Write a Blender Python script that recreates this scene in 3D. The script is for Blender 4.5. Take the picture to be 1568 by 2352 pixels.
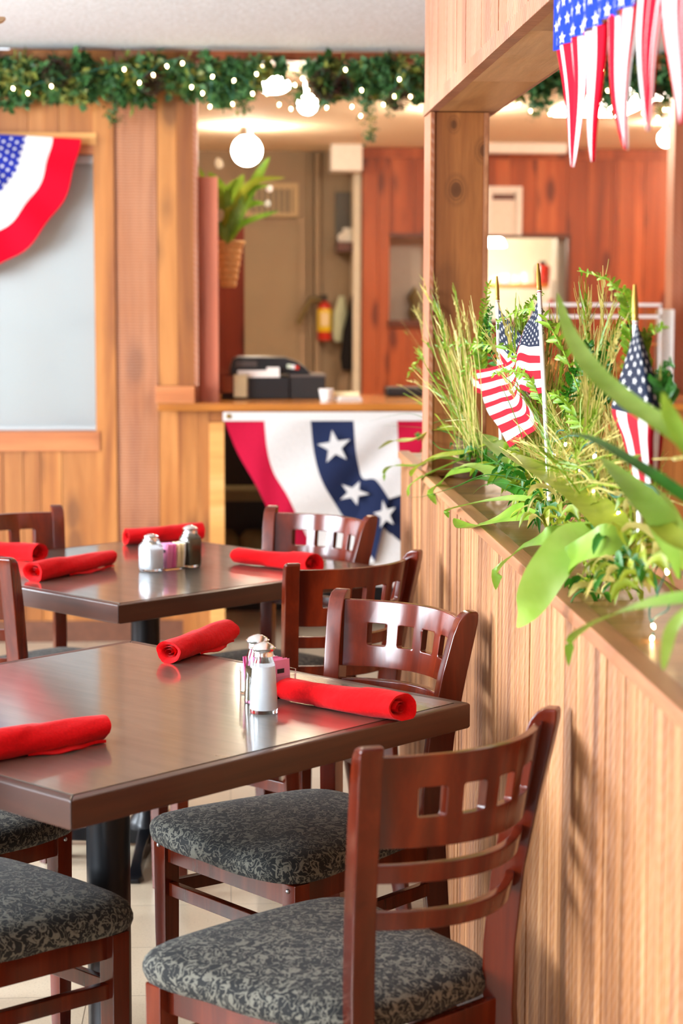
import bpy, bmesh, math, random
from mathutils import Vector, Matrix
R = random.Random(7)
for o in list(bpy.data.objects): bpy.data.objects.remove(o)
SC = bpy.context.scene
COL = SC.collection
# ---------------------------------------------------------------- camera
FPX, PITCH, YAW, ROLL, CH = 4415.68, 0.112148, 0.0585124, 0.00262826, 1.48046
FW = Vector((math.sin(YAW)*math.cos(PITCH), math.cos(YAW)*math.cos(PITCH), -math.sin(PITCH)))
RT = Vector((math.cos(YAW), -math.sin(YAW), 0)); UP = RT.cross(FW)
RT, UP = (math.cos(ROLL)*RT + math.sin(ROLL)*UP), (-math.sin(ROLL)*RT + math.cos(ROLL)*UP)
EYE = Vector((0, 0, CH))
cd = bpy.data.cameras.new('camera'); cam = bpy.data.objects.new('camera', cd); COL.objects.link(cam)
m = Matrix((RT, UP, -FW)).transposed().to_4x4(); m.translation = EYE; cam.matrix_world = m
cd.sensor_fit = 'VERTICAL'; cd.sensor_height = 36; cd.sensor_width = 24; cd.lens = FPX/2352*36
cd.clip_start = .05; cd.clip_end = 200
cd.dof.use_dof = True; cd.dof.focus_distance = 3.62; cd.dof.aperture_fstop = 4.4
SC.camera = cam
# ---------------------------------------------------------------- light
SC.view_settings.view_transform = 'Standard'; SC.view_settings.look = 'None'
SC.view_settings.gamma = 1; SC.view_settings.use_curve_mapping = False
SC.view_settings.exposure = 0.75
w = bpy.data.worlds.new('world'); SC.world = w; w.use_nodes = True
bg = w.node_tree.nodes['Background']; bg.inputs[0].default_value = (.86, .93, 1, 1); bg.inputs[1].default_value = 1.25
def area(name, loc, target, sx, sy, power, col):
    l = bpy.data.lights.new(name, 'AREA'); l.shape = 'RECTANGLE'; l.size = sx; l.size_y = sy
    l.energy = power; l.color = col
    o = bpy.data.objects.new(name, l); COL.objects.link(o); o.location = loc
    o.rotation_euler = (Vector(target)-Vector(loc)).to_track_quat('-Z', 'Y').to_euler(); return o
def point(name, loc, power, col, r=.05):
    l = bpy.data.lights.new(name, 'POINT'); l.energy = power; l.color = col; l.shadow_soft_size = r
    o = bpy.data.objects.new(name, l); COL.objects.link(o); o.location = loc; return o
for yy, pw in ((1.6, 120), (5.2, 120)):
    area('window_daylight', (-3.75, yy, 1.65), (0, yy+.3, 1.0), 2.2, 1.4, pw, (.84, .92, 1))
    area('added_ground_bounce', (-3.78, yy, 1.5), (-1.2, yy+.3, 2.9), 2.2, 1.2, pw*1.05, (.80, .91, 1))  # upward light added to brighten the ceiling, standing in for ground bounce
def at(px, py, Y):
    d = (px-784)/FPX*RT - (py-1176)/FPX*UP + FW; return EYE + d*(Y/d.y)
def atX(px, py, X):
    d = (px-784)/FPX*RT - (py-1176)/FPX*UP + FW; return EYE + d*(X/d.x)
def atZ(px, py, Z):
    d = (px-784)/FPX*RT - (py-1176)/FPX*UP + FW; return EYE + d*((Z-CH)/d.z)
# ---------------------------------------------------------------- materials
def lin(h):
    h = h.lstrip('#'); v = [int(h[i:i+2], 16)/255 for i in (0, 2, 4)]
    return tuple((c/12.92 if c <= .04045 else ((c+.055)/1.055)**2.4) for c in v) + (1,)
class NT:
    def __init__(s, name):
        s.m = bpy.data.materials.new(name); s.m.use_nodes = True; s.t = s.m.node_tree
        s.b = s.t.nodes['Principled BSDF']
    def n(s, typ, **k):
        nd = s.t.nodes.new(typ)
        for a, v in k.items(): setattr(nd, a, v)
        return nd
    def l(s, a, b): s.t.links.new(a, b)
    def set(s, **k):
        for a, v in k.items(): s.b.inputs[a.replace('_', ' ')].default_value = v
        return s
    def ramp(s, stops, src, interp='LINEAR'):
        r = s.n('ShaderNodeValToRGB'); e = r.color_ramp.elements; r.color_ramp.interpolation = interp
        while len(e) < len(stops): e.new(.5)
        for i, (p, c) in enumerate(stops): e[i].position = p; e[i].color = c if len(c) == 4 else c+(1,)
        s.l(src, r.inputs[0]); return r.outputs[0]
    def mix(s, typ, f, a, b):
        x = s.n('ShaderNodeMix', data_type='RGBA', blend_type=typ)
        for i, v in ((0, f), (6, a), (7, b)):
            if hasattr(v, 'is_linked') or hasattr(v, 'links'): s.l(v, x.inputs[i])
            else: x.inputs[i].default_value = v
        return x.outputs[2]
    def vec(s, scale, useattr=True):
        tc = s.n('ShaderNodeTexCoord'); v = tc.outputs['Object']
        if useattr:
            a = s.n('ShaderNodeAttribute', attribute_name='bv')
            mu = s.n('ShaderNodeVectorMath', operation='SCALE'); s.l(a.outputs['Vector'], mu.inputs[0]); mu.inputs[3].default_value = 31
            ad = s.n('ShaderNodeVectorMath', operation='ADD'); s.l(v, ad.inputs[0]); s.l(mu.outputs[0], ad.inputs[1]); v = ad.outputs[0]
            s.a = a
        mp = s.n('ShaderNodeMapping'); mp.inputs['Scale'].default_value = scale; s.l(v, mp.inputs[0]); return mp.outputs[0]
    def noise(s, v, sc, det=4, ro=.55, di=0):
        x = s.n('ShaderNodeTexNoise'); s.l(v, x.inputs['Vector'])
        x.inputs['Scale'].default_value = sc; x.inputs['Detail'].default_value = det
        x.inputs['Roughness'].default_value = ro; x.inputs['Distortion'].default_value = di; return x.outputs['Fac']
    def bump(s, h, st, dist=.002):
        b = s.n('ShaderNodeBump'); b.inputs['Strength'].default_value = st; b.inputs['Distance'].default_value = dist
        s.l(h, b.inputs['Height']); s.l(b.outputs[0], s.b.inputs['Normal'])
def plain(name, col, rough=.6, metal=0, noise=0, nscale=30, coat=0, spec=.5, bump=0):
    q = NT(name); c = lin(col); q.set(Base_Color=c, Roughness=rough, Metallic=metal, Coat_Weight=coat)
    q.b.inputs['Specular IOR Level'].default_value = spec
    v = q.vec((1, 1, 1), False); f = q.noise(v, nscale, 3)
    k = max(noise, .04)
    o = q.ramp([(.3, tuple(x*(1-k) for x in c[:3])), (.7, tuple(min(1, x*(1+k)) for x in c[:3]))], f)
    q.l(o, q.b.inputs['Base Color'])
    if bump: q.bump(f, bump, .003)
    return q.m
def wood(name, dark, mid, light, axis='z', sc=9, knots=.5, rough=.45, coat=.0, tone=((.78, .70, .66), (1.12, 1.08, 1.02)), saw=0, bump=.25, diag=False, kcol='#4a2412', stain=None, kpts=()):
    q = NT(name); st = .07
    s = {'x': (st, 1, 1), 'y': (1, st, 1), 'z': (1, 1, st)}[axis]
    v = q.vec(s); a = q.a
    f = q.noise(v, sc, 6, .6, .8)
    c = q.ramp([(.28, lin(dark)), (.5, lin(mid)), (.72, lin(light))], f)
    f2 = q.noise(v, sc*6, 4, .7, .2)
    g = q.ramp([(.3, (.86, .84, .82)), (.7, (1.06, 1.06, 1.06))], f2)
    c = q.mix('MULTIPLY', 1.0, c, g)
    sp = q.n('ShaderNodeSeparateColor'); q.l(a.outputs['Color'], sp.inputs[0])
    t = q.ramp([(0, tone[0]), (1, tone[1])], sp.outputs[0])
    c = q.mix('MULTIPLY', 1.0, c, t)
    if knots:
        ks = {'x': (.4, 1, 1), 'y': (1, .4, 1), 'z': (1, 1, .4)}[axis]
        kv = q.vec(ks); vo = q.n('ShaderNodeTexVoronoi'); q.l(kv, vo.inputs['Vector']); vo.inputs['Scale'].default_value = 6.5
        nn = q.noise(kv, 9, 2)
        ma = q.n('ShaderNodeMath', operation='MULTIPLY_ADD'); q.l(nn, ma.inputs[0]); ma.inputs[1].default_value = .22; q.l(vo.outputs['Distance'], ma.inputs[2])
        kf = q.ramp([(.27, (knots,)*3), (.34, (knots*.4,)*3), (.45, (0, 0, 0))], ma.outputs[0])
        c = q.mix('MIX', kf, c, lin(kcol))
    for kx, ky, kz, kr in kpts:      # single knots with a growth ring, fixed in the board
        tc = q.n('ShaderNodeTexCoord'); sb = q.n('ShaderNodeVectorMath', operation='SUBTRACT'); q.l(tc.outputs['Object'], sb.inputs[0]); sb.inputs[1].default_value = (kx, ky, kz)
        sc_ = q.n('ShaderNodeVectorMath', operation='MULTIPLY'); q.l(sb.outputs[0], sc_.inputs[0]); sc_.inputs[1].default_value = (1/kr, 0, .7/kr)
        ln = q.n('ShaderNodeVectorMath', operation='LENGTH'); q.l(sc_.outputs[0], ln.inputs[0])
        rf = q.ramp([(.10, (.95,)*3), (.34, (.85,)*3), (.42, (.25,)*3), (.50, (.6,)*3), (.58, (.12,)*3), (.72, (.35,)*3), (.95, (0, 0, 0))], ln.outputs['Value']); c = q.mix('MIX', rf, c, lin(kcol))
    if stain:
        sv0 = q.vec((1, 1, .35), False); sn = q.noise(sv0, 3.2, 3, .6, .6); c = q.mix('MULTIPLY', 1.0, c, q.ramp([(.38, stain), (.55, (1.02, 1.0, .98))], sn))
    if saw:
        sv = q.vec((1, 1, 1)); w_ = q.n('ShaderNodeTexWave', wave_type='BANDS', bands_direction='DIAGONAL' if diag else 'Z')
        q.l(sv, w_.inputs['Vector']); w_.inputs['Scale'].default_value = 26; w_.inputs['Distortion'].default_value = 2.5; w_.inputs['Detail'].default_value = 3
        nz = q.noise(sv, 3.5, 2)
        ms = q.n('ShaderNodeMath', operation='MULTIPLY'); q.l(w_.outputs['Fac'], ms.inputs[0]); q.l(nz, ms.inputs[1])
        sf = q.ramp([(.15, (0, 0, 0)), (.6, (saw,)*3)], ms.outputs[0])
        c = q.mix('SCREEN', sf, c, (.55, .42, .34, 1))
    q.l(c, q.b.inputs['Base Color']); q.set(Roughness=rough, Coat_Weight=coat, Coat_Roughness=.12)
    q.bump(f2, bump, .002); return q.m
def emis(name, col, st):
    q = NT(name); q.set(Base_Color=lin(col), Emission_Color=lin(col), Emission_Strength=st); return q.m
def glass(name, col='#ffffff', rough=0, thin=False):
    q = NT(name); q.set(Base_Color=lin(col), Roughness=rough, Transmission_Weight=1, IOR=1.1 if thin else 1.45); return q.m
def leafm(name, a, b, tr=.35, rough=.4, sc=12):
    q = NT(name); v = q.vec((1, 1, 1)); f = q.noise(v, sc, 3)
    sp = q.n('ShaderNodeSeparateColor'); q.l(q.a.outputs['Color'], sp.inputs[0])
    c = q.ramp([(.3, lin(a)), (.7, lin(b))], f)
    t = q.ramp([(0, (.7, .75, .6)), (1, (1.2, 1.15, 1.1))], sp.outputs[0]); c = q.mix('MULTIPLY', 1.0, c, t)
    q.l(c, q.b.inputs['Base Color']); q.set(Roughness=rough)
    tl = q.n('ShaderNodeBsdfTranslucent'); q.l(c, tl.inputs[0]); mx = q.n('ShaderNodeMixShader'); mx.inputs[0].default_value = tr
    q.l(q.b.outputs[0], mx.inputs[1]); q.l(tl.outputs[0], mx.inputs[2]); q.l(mx.outputs[0], q.t.nodes['Material Output'].inputs[0]); return q.m
def cloth(name, col, tr=.15, rough=.8, sheen=.04):
    q = NT(name); v = q.vec((1, 1, 1), False); f = q.noise(v, 260, 2)
    c0 = lin(col); c = q.ramp([(.3, tuple(x*.88 for x in c0[:3])), (.7, tuple(min(1, x*1.08) for x in c0[:3]))], f)
    q.l(c, q.b.inputs['Base Color']); q.set(Roughness=rough, Sheen_Weight=sheen); q.b.inputs['Specular IOR Level'].default_value = .12
    q.bump(q.noise(v, 55, 3) if 'napkin' in name else f, .5 if 'napkin' in name else .15, .004 if 'napkin' in name else .0006)
    if tr:
        tl = q.n('ShaderNodeBsdfTranslucent'); q.l(c, tl.inputs[0]); mx = q.n('ShaderNodeMixShader'); mx.inputs[0].default_value = tr
        q.l(q.b.outputs[0], mx.inputs[1]); q.l(tl.outputs[0], mx.inputs[2]); q.l(mx.outputs[0], q.t.nodes['Material Output'].inputs[0])
    return q.m
M = {}
M['cedar'] = wood('cedar_boards', '#7e421c', '#b07034', '#cc8e4e', 'z', 7, .55)
M['cedarsaw'] = wood('cedar_saw_marked', '#844626', '#ae6e42', '#c4885c', 'z', 7, .35, saw=.22)
M['cedarh'] = wood('cedar_boards_across', '#9c5630', '#c67c48', '#dc9c66', 'x', 7, .45)
M['gold'] = wood('golden_trim', '#c8823e', '#e0a258', '#f0bd78', 'x', 6, 0, tone=((.95, .95, .95), (1.05, 1.05, 1.05)))
M['redced'] = wood('red_cedar_boards', '#702c12', '#a85428', '#c26e40', 'z', 5, .8, kcol='#571c0a', tone=((.8, .72, .7), (1.15, 1.12, 1.1)))
M['darkced'] = wood('dark_red_cedar', '#3a120a', '#702818', '#8c3c26', 'z', 4, .9, kcol='#160605')
M['pinkced'] = wood('pink_cedar', '#b96044', '#d27a5c', '#dd8e70', 'z', 6, .25)
M['strip'] = wood('half_wall_strips', '#784824', '#a87446', '#c89c6c', 'z', 22, .25, saw=.1, diag=True, stain=(.74, .66, .62), tone=((.72, .64, .60), (1.08, 1.02, .98)), bump=.4, rough=.6)
M['header'] = wood('header_boards', '#8e5034', '#a86646', '#ba7e5c', 'z', 10, .1, saw=.25, diag=True, tone=((.93, .92, .9), (1.05, 1.05, 1.05)))
M['soffit'] = wood('header_soffit', '#a4703f', '#bf8a56', '#d0a070', 'y', 10, .2, saw=.2)
M['post'] = wood('cedar_post', '#7a4420', '#a86c3a', '#cc945c', 'z', 11, .5, kpts=[(at(x, y, 4.82).x, 4.82, at(x, y, 4.82).z, r) for x, y, r in ((1047, 436, .035), (1042, 286, .02), (1112, 346, .03), (1052, 800, .018))], kcol='#5c351a')
M['cap'] = wood('ledge_trim', '#945f40', '#b67c56', '#cc966e', 'y', 9, .1)
M['ledge'] = wood('ledge_top', '#7e5a38', '#a87c50', '#c09468', 'x', 8, .15, rough=.35)
M['counter'] = wood('counter_wood', '#a8662a', '#c98238', '#dd9a4e', 'x', 6, .15, rough=.25, coat=.4)
M['chair'] = wood('cherry_stained_wood', '#3c1005', '#5c1b09', '#78290f', 'z', 14, 0, rough=.17, coat=0.0, tone=((.8, .8, .8), (1.15, 1.15, 1.15)), bump=.03)
M['edge'] = wood('table_wood_edge', '#2c1208', '#46200f', '#5a2c18', 'x', 12, 0, rough=.42, coat=.2, bump=.05)
M['base'] = plain('brown_baseboard', '#6e4430', .4, noise=.15)
M['black'] = plain('black_cast_metal', '#0b0d12', .35, .3, coat=.2)
M['chrome'] = plain('chrome', '#eceae8', .2, 1)
M['steel'] = plain('steel_screw', '#b8bcc4', .3, 1)
M['white'] = plain('white_plastic', '#eeebe4', .4)
M['paper'] = plain('white_paper', '#ece4da', .7)
M['blackp'] = plain('black_plastic', '#141214', .4)
M['greyp'] = plain('grey_plastic', '#5a4e48', .45)
M['wallg'] = plain('taupe_wall', '#a08c74', .8, noise=.05, nscale=3)
M['doorg'] = plain('taupe_door', '#968368', .6, noise=.05, nscale=3)
M['vent'] = plain('cream_vent', '#c0a880', .6)
M['cream'] = plain('cream_wall', '#e8e2d0', .8)
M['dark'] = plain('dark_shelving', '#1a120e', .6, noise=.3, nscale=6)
M['oliv'] = plain('olive_back', '#6b5c34', .7, noise=.2, nscale=5)
M['rednap'] = cloth('red_napkin_cloth', '#d2080f', 0, .9, .05)
M['fred'] = cloth('flag_red', '#c4163c', .2); M['fwhite'] = cloth('flag_white', '#ece8e4', .25); M['fnavy'] = cloth('flag_navy', '#232c4c', .1)
M['bred'] = cloth('bunting_red', '#dc0026', .2); M['bblue'] = cloth('bunting_blue', '#1c2a90', .15); M['pblue'] = cloth('pennant_blue', '#1438b0', .25)
M['sred'] = cloth('stick_flag_red', '#a80c24', .15); M['snavy'] = cloth('stick_flag_navy', '#1b2438', .15)
M['glass'] = glass('clear_glass', '#f4fbff'); M['acryl'] = glass('clear_acrylic', '#f6f4f2', .02, True)
M['salt'] = plain('salt', '#f4f4f6', .9); M['pepper'] = plain('ground_pepper', '#5a4a30', .9, noise=.5, nscale=700)
M['pink'] = plain('pink_paper', '#f08cb8', .6); M['pink2'] = plain('rose_paper', '#d85c92', .6); M['ylw'] = plain('cream_paper', '#ecd8a8', .6); M['blk'] = plain('black_ink', '#1a1420', .6)
M['leaf'] = leafm('broad_leaf', '#6c9c28', '#9cc048'); M['leafl'] = leafm('pale_leaf', '#94bc44', '#b8dc70', .5); M['leafo'] = leafm('olive_leaf', '#8c9c24', '#b0c040')
M['leafd'] = leafm('dark_leaf', '#1d5c10', '#3f8a22'); M['fern'] = leafm('fern_sprig', '#5f9a18', '#a8c83c', .3); M['grass'] = leafm('dry_grass', '#b0a450', '#e6d88c', .4)
M['gras2'] = leafm('green_grass', '#5c8418', '#9cb434', .3); M['lflm'] = leafm('white_flower', '#efe6dc', '#fff6ee', .3); M['garl'] = leafm('garland_green', '#1c4424', '#508044', .12, .55, 30)
M['garl2'] = leafm('garland_yellow_green', '#5a6a24', '#9a9848', .12, .55, 30); M['cone'] = plain('pinecone', '#4a2c22', .7, noise=.3, nscale=60)
M['wicker'] = plain('wicker', '#d8a868', .7, noise=.2, nscale=80); M['bulb'] = emis('warm_bulb', '#ffd898', 28); M['globe'] = emis('glowing_globe', '#fff1d8', 65)
M['tube'] = emis('fluorescent_diffuser', '#fff0dc', 16); M['wire'] = plain('green_wire', '#2c6a58', .5)
M['frame'] = plain('dark_frame', '#5c2c18', .4); M['red'] = plain('red_paint', '#c02818', .3, coat=.3); M['yel'] = plain('yellow_label', '#e8c818', .5)
M['coat'] = plain('black_fabric', '#0e0e14', .9); M['grayf'] = plain('grey_fabric', '#9a8874', .9, noise=.1); M['mint'] = plain('pale_green_cloth', '#cfd8bc', .9); M['slate'] = plain('slate_panel', '#5a5650', .5); M['gry'] = plain('grey_board', '#a3a096', .35)
M['bread'] = plain('baked_pastry', '#dca050', .6, noise=.25, nscale=25, bump=.5); M['tan'] = plain('tan_wood', '#a87830', .5); M['orng'] = plain('orange_shelf', '#d0822e', .5)
M['sockt'] = plain('brown_paper_wrap', '#6e4c34', .8, noise=.2, nscale=60)
M['raff'] = plain('raffia', '#cdb47c', .8)
# ceiling (sprayed texture)
q = NT('sprayed_ceiling'); v = q.vec((1, 1, 1), False); f = q.noise(v, 75, 5, .7); f2 = q.noise(v, 26, 3)
c = q.ramp([(.35, lin('#d2d2d0')), (.62, lin('#f4f8fc'))], f); q.l(c, q.b.inputs['Base Color']); q.set(Roughness=.9); q.bump(f, .8, .012); M['ceil'] = q.m
q = NT('bar_ceiling_paint'); v = q.vec((1, 1, 1), False); f = q.noise(v, 60, 4, .7)
c = q.ramp([(.35, lin('#e6ccaa')), (.62, lin('#f4e0c4'))], f); q.l(c, q.b.inputs['Base Color']); q.set(Roughness=.85); q.bump(f, .4, .006); M['ceilbar'] = q.m
# floor tiles
q = NT('vinyl_floor_tiles'); v = q.vec((1, 1, 1), False)
br = q.n('ShaderNodeTexBrick'); q.l(v, br.inputs['Vector']); br.offset = 0; br.inputs['Scale'].default_value = 1
for k_, val in (('Brick Width', .305), ('Row Height', .305), ('Mortar Size', .0012), ('Mortar Smooth', .3)): br.inputs[k_].default_value = val
br.inputs['Color1'].default_value = lin('#c3b39a'); br.inputs['Color2'].default_value = lin('#bcab92'); br.inputs['Mortar'].default_value = lin('#6e604e')
f = q.noise(v, 190, 4, .8); g = q.ramp([(.36, (.55, .5, .45)), (.46, (1, 1, 1))], f)
f3 = q.noise(v, 3, 4); g3 = q.ramp([(.3, (.88, .86, .84)), (.7, (1.05, 1.05, 1.05))], f3)
c = q.mix('MULTIPLY', 1.0, q.mix('MULTIPLY', .6, br.outputs['Color'], g), g3)
q.l(c, q.b.inputs['Base Color']); q.set(Roughness=.32); M['floor'] = q.m
# table laminate
q = NT('brown_laminate'); v = q.vec((1, .12, 1), False); f = q.noise(v, 60, 5, .65)
c = q.ramp([(.3, lin('#4a443b')), (.7, lin('#61594d'))], f); q.l(c, q.b.inputs['Base Color'])
q.set(Roughness=.3, Coat_Weight=1.0, Coat_Roughness=.09)
f2 = q.noise(v, 14, 4); rr = q.ramp([(.3, (.26,)*3), (.7, (.36,)*3)], f2); q.l(rr, q.b.inputs['Roughness']); M['lam'] = q.m
# seat fabric : scrolling leaf damask
q = NT('damask_fabric'); v = q.vec((1, 1, 1), True)
f1 = q.noise(v, 34, 1.2, .5, 3.0); f2 = q.noise(v, 55, 1, .5, 1.6); f3 = q.noise(v, 900, 2)
r1 = q.ramp([(.49, (0, 0, 0)), (.515, (1, 1, 1)), (.55, (1, 1, 1)), (.575, (0, 0, 0))], f1)
r2 = q.ramp([(.58, (0, 0, 0)), (.61, (1, 1, 1))], f2)
mm = q.mix('LIGHTEN', 1.0, r1, r2)
c = q.mix('MIX', mm, lin('#0a0b0b'), lin('#6a675c'))
g = q.ramp([(.3, (.72, .72, .72)), (.7, (1.2, 1.2, 1.2))], f3); c = q.mix('MULTIPLY', 1.0, c, g)
q.l(c, q.b.inputs['Base Color']); q.set(Roughness=.85, Sheen_Weight=.05); q.bump(mm, .3, .001); M['seat'] = q.m
# ---------------------------------------------------------------- mesh helpers
class MB:
    def __init__(s): s.v = []; s.f = []; s.m = []; s.b = []; s.bv = (.5, .5, .5); s.mi = 0
    def rnd(s, r=R): s.bv = (r.random(), r.random(), r.random()); return s
    def add(s, vs, fs, mi=None):
        o = len(s.v); s.v += [Vector(x) for x in vs]
        for f in fs: s.f.append([o+i for i in f]); s.m.append(s.mi if mi is None else mi); s.b.append(s.bv)
    def box(s, a, b, mi=None):
        x0, y0, z0 = a; x1, y1, z1 = b
        x0, x1 = min(x0, x1), max(x0, x1); y0, y1 = min(y0, y1), max(y0, y1); z0, z1 = min(z0, z1), max(z0, z1)
        s.add([(x0,y0,z0),(x1,y0,z0),(x1,y1,z0),(x0,y1,z0),(x0,y0,z1),(x1,y0,z1),(x1,y1,z1),(x0,y1,z1)],
              [(0,3,2,1),(4,5,6,7),(0,1,5,4),(1,2,6,5),(2,3,7,6),(3,0,4,7)], mi); return s
    def rings(s, rings, closed=True, cap=True, mi=None):
        n = len(rings[0]); vs = [p for r in rings for p in r]; fs = []
        for i in range(len(rings)-1):
            for j in range(n if closed else n-1):
                k = (j+1) % n; fs.append((i*n+j, i*n+k, (i+1)*n+k, (i+1)*n+j))
        if cap and closed: fs.append(tuple(range(n-1, -1, -1))); fs.append(tuple((len(rings)-1)*n+j for j in range(n)))
        s.add(vs, fs, mi); return s
    def sweep(s, secs, mi=None):      # secs: (x,y,z,w,d) axis aligned rectangles
        return s.rings([[(x-w/2,y-d/2,z),(x+w/2,y-d/2,z),(x+w/2,y+d/2,z),(x-w/2,y+d/2,z)] for x,y,z,w,d in secs], mi=mi)
    def lathe(s, prof, c=(0,0,0), n=24, mi=None, sq=0):
        rs = []
        for r, z in prof:
            ring = []
            for i in range(n):
                a = 2*math.pi*i/n; ca, sa = math.cos(a), math.sin(a); k = 1
                if sq: k = 1/((abs(ca)**sq+abs(sa)**sq)**(1/sq))
                ring.append((c[0]+r*k*ca, c[1]+r*k*sa, c[2]+z))
            rs.append(ring)
        return s.rings(rs, mi=mi)
    def tube(s, pts, rad, n=8, mi=None):
        pts = [Vector(p) for p in pts]; rs = []; prev = None
        for i, p in enumerate(pts):
            t = (pts[min(i+1, len(pts)-1)]-pts[max(i-1, 0)]).normalized()
            if prev is None: a = t.orthogonal().normalized()
            else: a = (prev - t*prev.dot(t)).normalized()
            prev = a; b = t.cross(a); r = rad[i] if hasattr(rad, '__len__') else rad
            rs.append([p+a*r*math.cos(2*math.pi*j/n)+b*r*math.sin(2*math.pi*j/n) for j in range(n)])
        return s.rings(rs, mi=mi)
    def sphere(s, c, r, n=16, mi=None, sz=1):
        prof = [(max(1e-4, r*math.sin(math.pi*i/(n//2))), -r*sz*math.cos(math.pi*i/(n//2))) for i in range(n//2+1)]
        return s.lathe(prof, c, n, mi)
    def grid(s, P, nu, nv, mi=None, mf=None):
        vs = [P(i/nu, j/nv) for i in range(nu+1) for j in range(nv+1)]; o = len(s.v)
        s.v += [Vector(x) for x in vs]
        for i in range(nu):
            for j in range(nv):
                a = o+i*(nv+1)+j; s.f.append([a, a+nv+1, a+nv+2, a+1])
                s.m.append(mf((i+.5)/nu, (j+.5)/nv) if mf else (s.mi if mi is None else mi)); s.b.append(s.bv)
        return s
    def build(s, name, mats, parent=None, bevel=0, smooth=40, org=None, xf=None, merge=0, pre=None):
        vs = s.v
        if xf: vs = [xf @ v for v in vs]
        if org is not None: vs = [v-Vector(org) for v in vs]
        me = bpy.data.meshes.new(name); me.from_pydata([tuple(v) for v in vs], [], s.f)
        if not isinstance(mats, (list, tuple)): mats = [mats]
        for k in mats: me.materials.append(M[k] if isinstance(k, str) else k)
        at_ = me.color_attributes.new('bv', 'FLOAT_COLOR', 'CORNER')
        cols = []
        for p, mi, b in zip(me.polygons, s.m, s.b):
            p.material_index = mi; cols += [b[0], b[1], b[2], 1]*p.loop_total
        at_.data.foreach_set('color', cols)
        if bevel or merge:
            bm = bmesh.new(); bm.from_mesh(me)
            if pre:
                bm.normal_update(); es = [e for e in bm.edges if len(e.link_faces) == 2 and e.calc_face_angle(0) > .6 and abs(e.calc_length()-pre[0]) < 5e-4]
                bmesh.ops.bevel(bm, geom=es, offset=pre[1], segments=3, affect='EDGES', profile=.5, clamp_overlap=True)
            if merge: bmesh.ops.remove_doubles(bm, verts=bm.verts, dist=merge)
            if bevel:
                bm.normal_update()
                es = [e for e in bm.edges if len(e.link_faces) == 2 and e.calc_face_angle(0) > .6]
                bmesh.ops.bevel(bm, geom=es, offset=bevel, segments=2, affect='EDGES', profile=.5, clamp_overlap=True)
            bm.to_mesh(me); bm.free()
        if smooth:
            me.polygons.foreach_set('use_smooth', [True]*len(me.polygons)); me.set_sharp_from_angle(angle=math.radians(smooth))
        o = bpy.data.objects.new(name, me); COL.objects.link(o)
        if bevel and smooth: wn = o.modifiers.new('weighted_normal', 'WEIGHTED_NORMAL'); wn.keep_sharp = True
        if parent: o.parent = parent
        if org is not None and parent is None: o.location = org
        return o
def tag(o, label=None, cat=None, group=None, kind=None):
    if label: o['label'] = label
    if cat: o['category'] = cat
    if group: o['group'] = group
    if kind: o['kind'] = kind
    return o
def empty(name, loc, rz=0, label=None, cat=None, group=None):
    o = bpy.data.objects.new(name, None); COL.objects.link(o); o.location = loc; o.rotation_euler = (0, 0, rz)
    o.empty_display_size = .05; return tag(o, label, cat, group)
def struct(o): o['kind'] = 'structure'; return o
def ctree(o, parent=None):
    c = o.copy(); COL.objects.link(c); c.parent = parent
    for ch in [x for x in o.children]: ctree(ch, c)
    return c
def cr(pts, t):                      # catmull-rom through a list of vectors
    n = len(pts)-1; x = min(max(t, 0), .99999)*n; i = int(x); u = x-i
    p0, p1, p2, p3 = pts[max(i-1, 0)], pts[i], pts[i+1], pts[min(i+2, n)]
    return .5*((2*p1)+(p2-p0)*u+(2*p0-5*p1+4*p2-p3)*u*u+(3*p1-p0-3*p2+p3)*u*u*u)
# ---------------------------------------------------------------- structure
def board_v(mb, xs, z0, z1, y, th=.02, gap=.0025):
    for a, b in zip(xs[:-1], xs[1:]):
        o = R.uniform(0, .006); mb.rnd(); mb.box((a+gap/2, y+o, z0), (b-gap/2, y+th+.01, z1))
def pxs(lst, Y): return [at(x, 700, Y).x for x in lst]
def zs(py, Y): return at(500, py, Y).z
ZC = 2.49
mb = MB(); mb.box((-3.62, -3, -.02), (4.0, 14, 0)); struct(mb.build('floor', 'floor', smooth=0))
mb = MB(); mb.box((-3.62, -3, ZC), (4.0, 8.16, ZC+.08)); struct(mb.build('ceiling', 'ceil', smooth=0))
mb = MB(); mb.box((-.9, 8.16, ZC+.012), (4.0, 14, ZC+.1)); struct(mb.build('ceiling', 'ceilbar', smooth=0))
YW = 8.2
WX0, WX1 = -1.66, at(226, 700, YW).x; WZ0, WZ1 = zs(990, YW), zs(356, YW)
# wall_back : cedar boards round the window
mb = MB(); mb.mi = 0
x = -3.6; L = []
while x < WX0-.02: L.append(x); x += R.uniform(.11, .19)
L.append(WX0); board_v(mb, L, .09, ZC, YW)
L = [WX0]
while L[-1] < WX1-.2: L.append(L[-1]+R.uniform(.11, .19))
L.append(WX1); top = L
board_v(mb, [WX0]+pxs([-240, -160, -75, 0, 70, 140, 218], YW), zs(310, YW), ZC, YW)
board_v(mb, [WX0]+pxs([-240, -160, -75, 0, 46, 88, 137, 230], YW), .09, zs(1034, YW), YW)
a, b = pxs([218, 265], YW); mb.rnd(); mb.box((a, YW-.012, zs(1200, YW)*0+.09), (b, YW+.03, ZC))
a, b = pxs([265, 362], YW)
mb.mi = 1; mb.bv = (.35, .2, .8); mb.box((a+.001, YW, .09), (b-.001, YW+.03, ZC)); mb.mi = 0
a, b, c_ = pxs([362, 408, 447], YW); mb.bv = (.7, .5, .3); mb.box((a, YW+.004, .09), (b-.001, YW+.03, ZC)); mb.bv = (.2, .1, .6); mb.box((b, YW, .09), (c_-.001, YW+.03, ZC))
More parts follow.
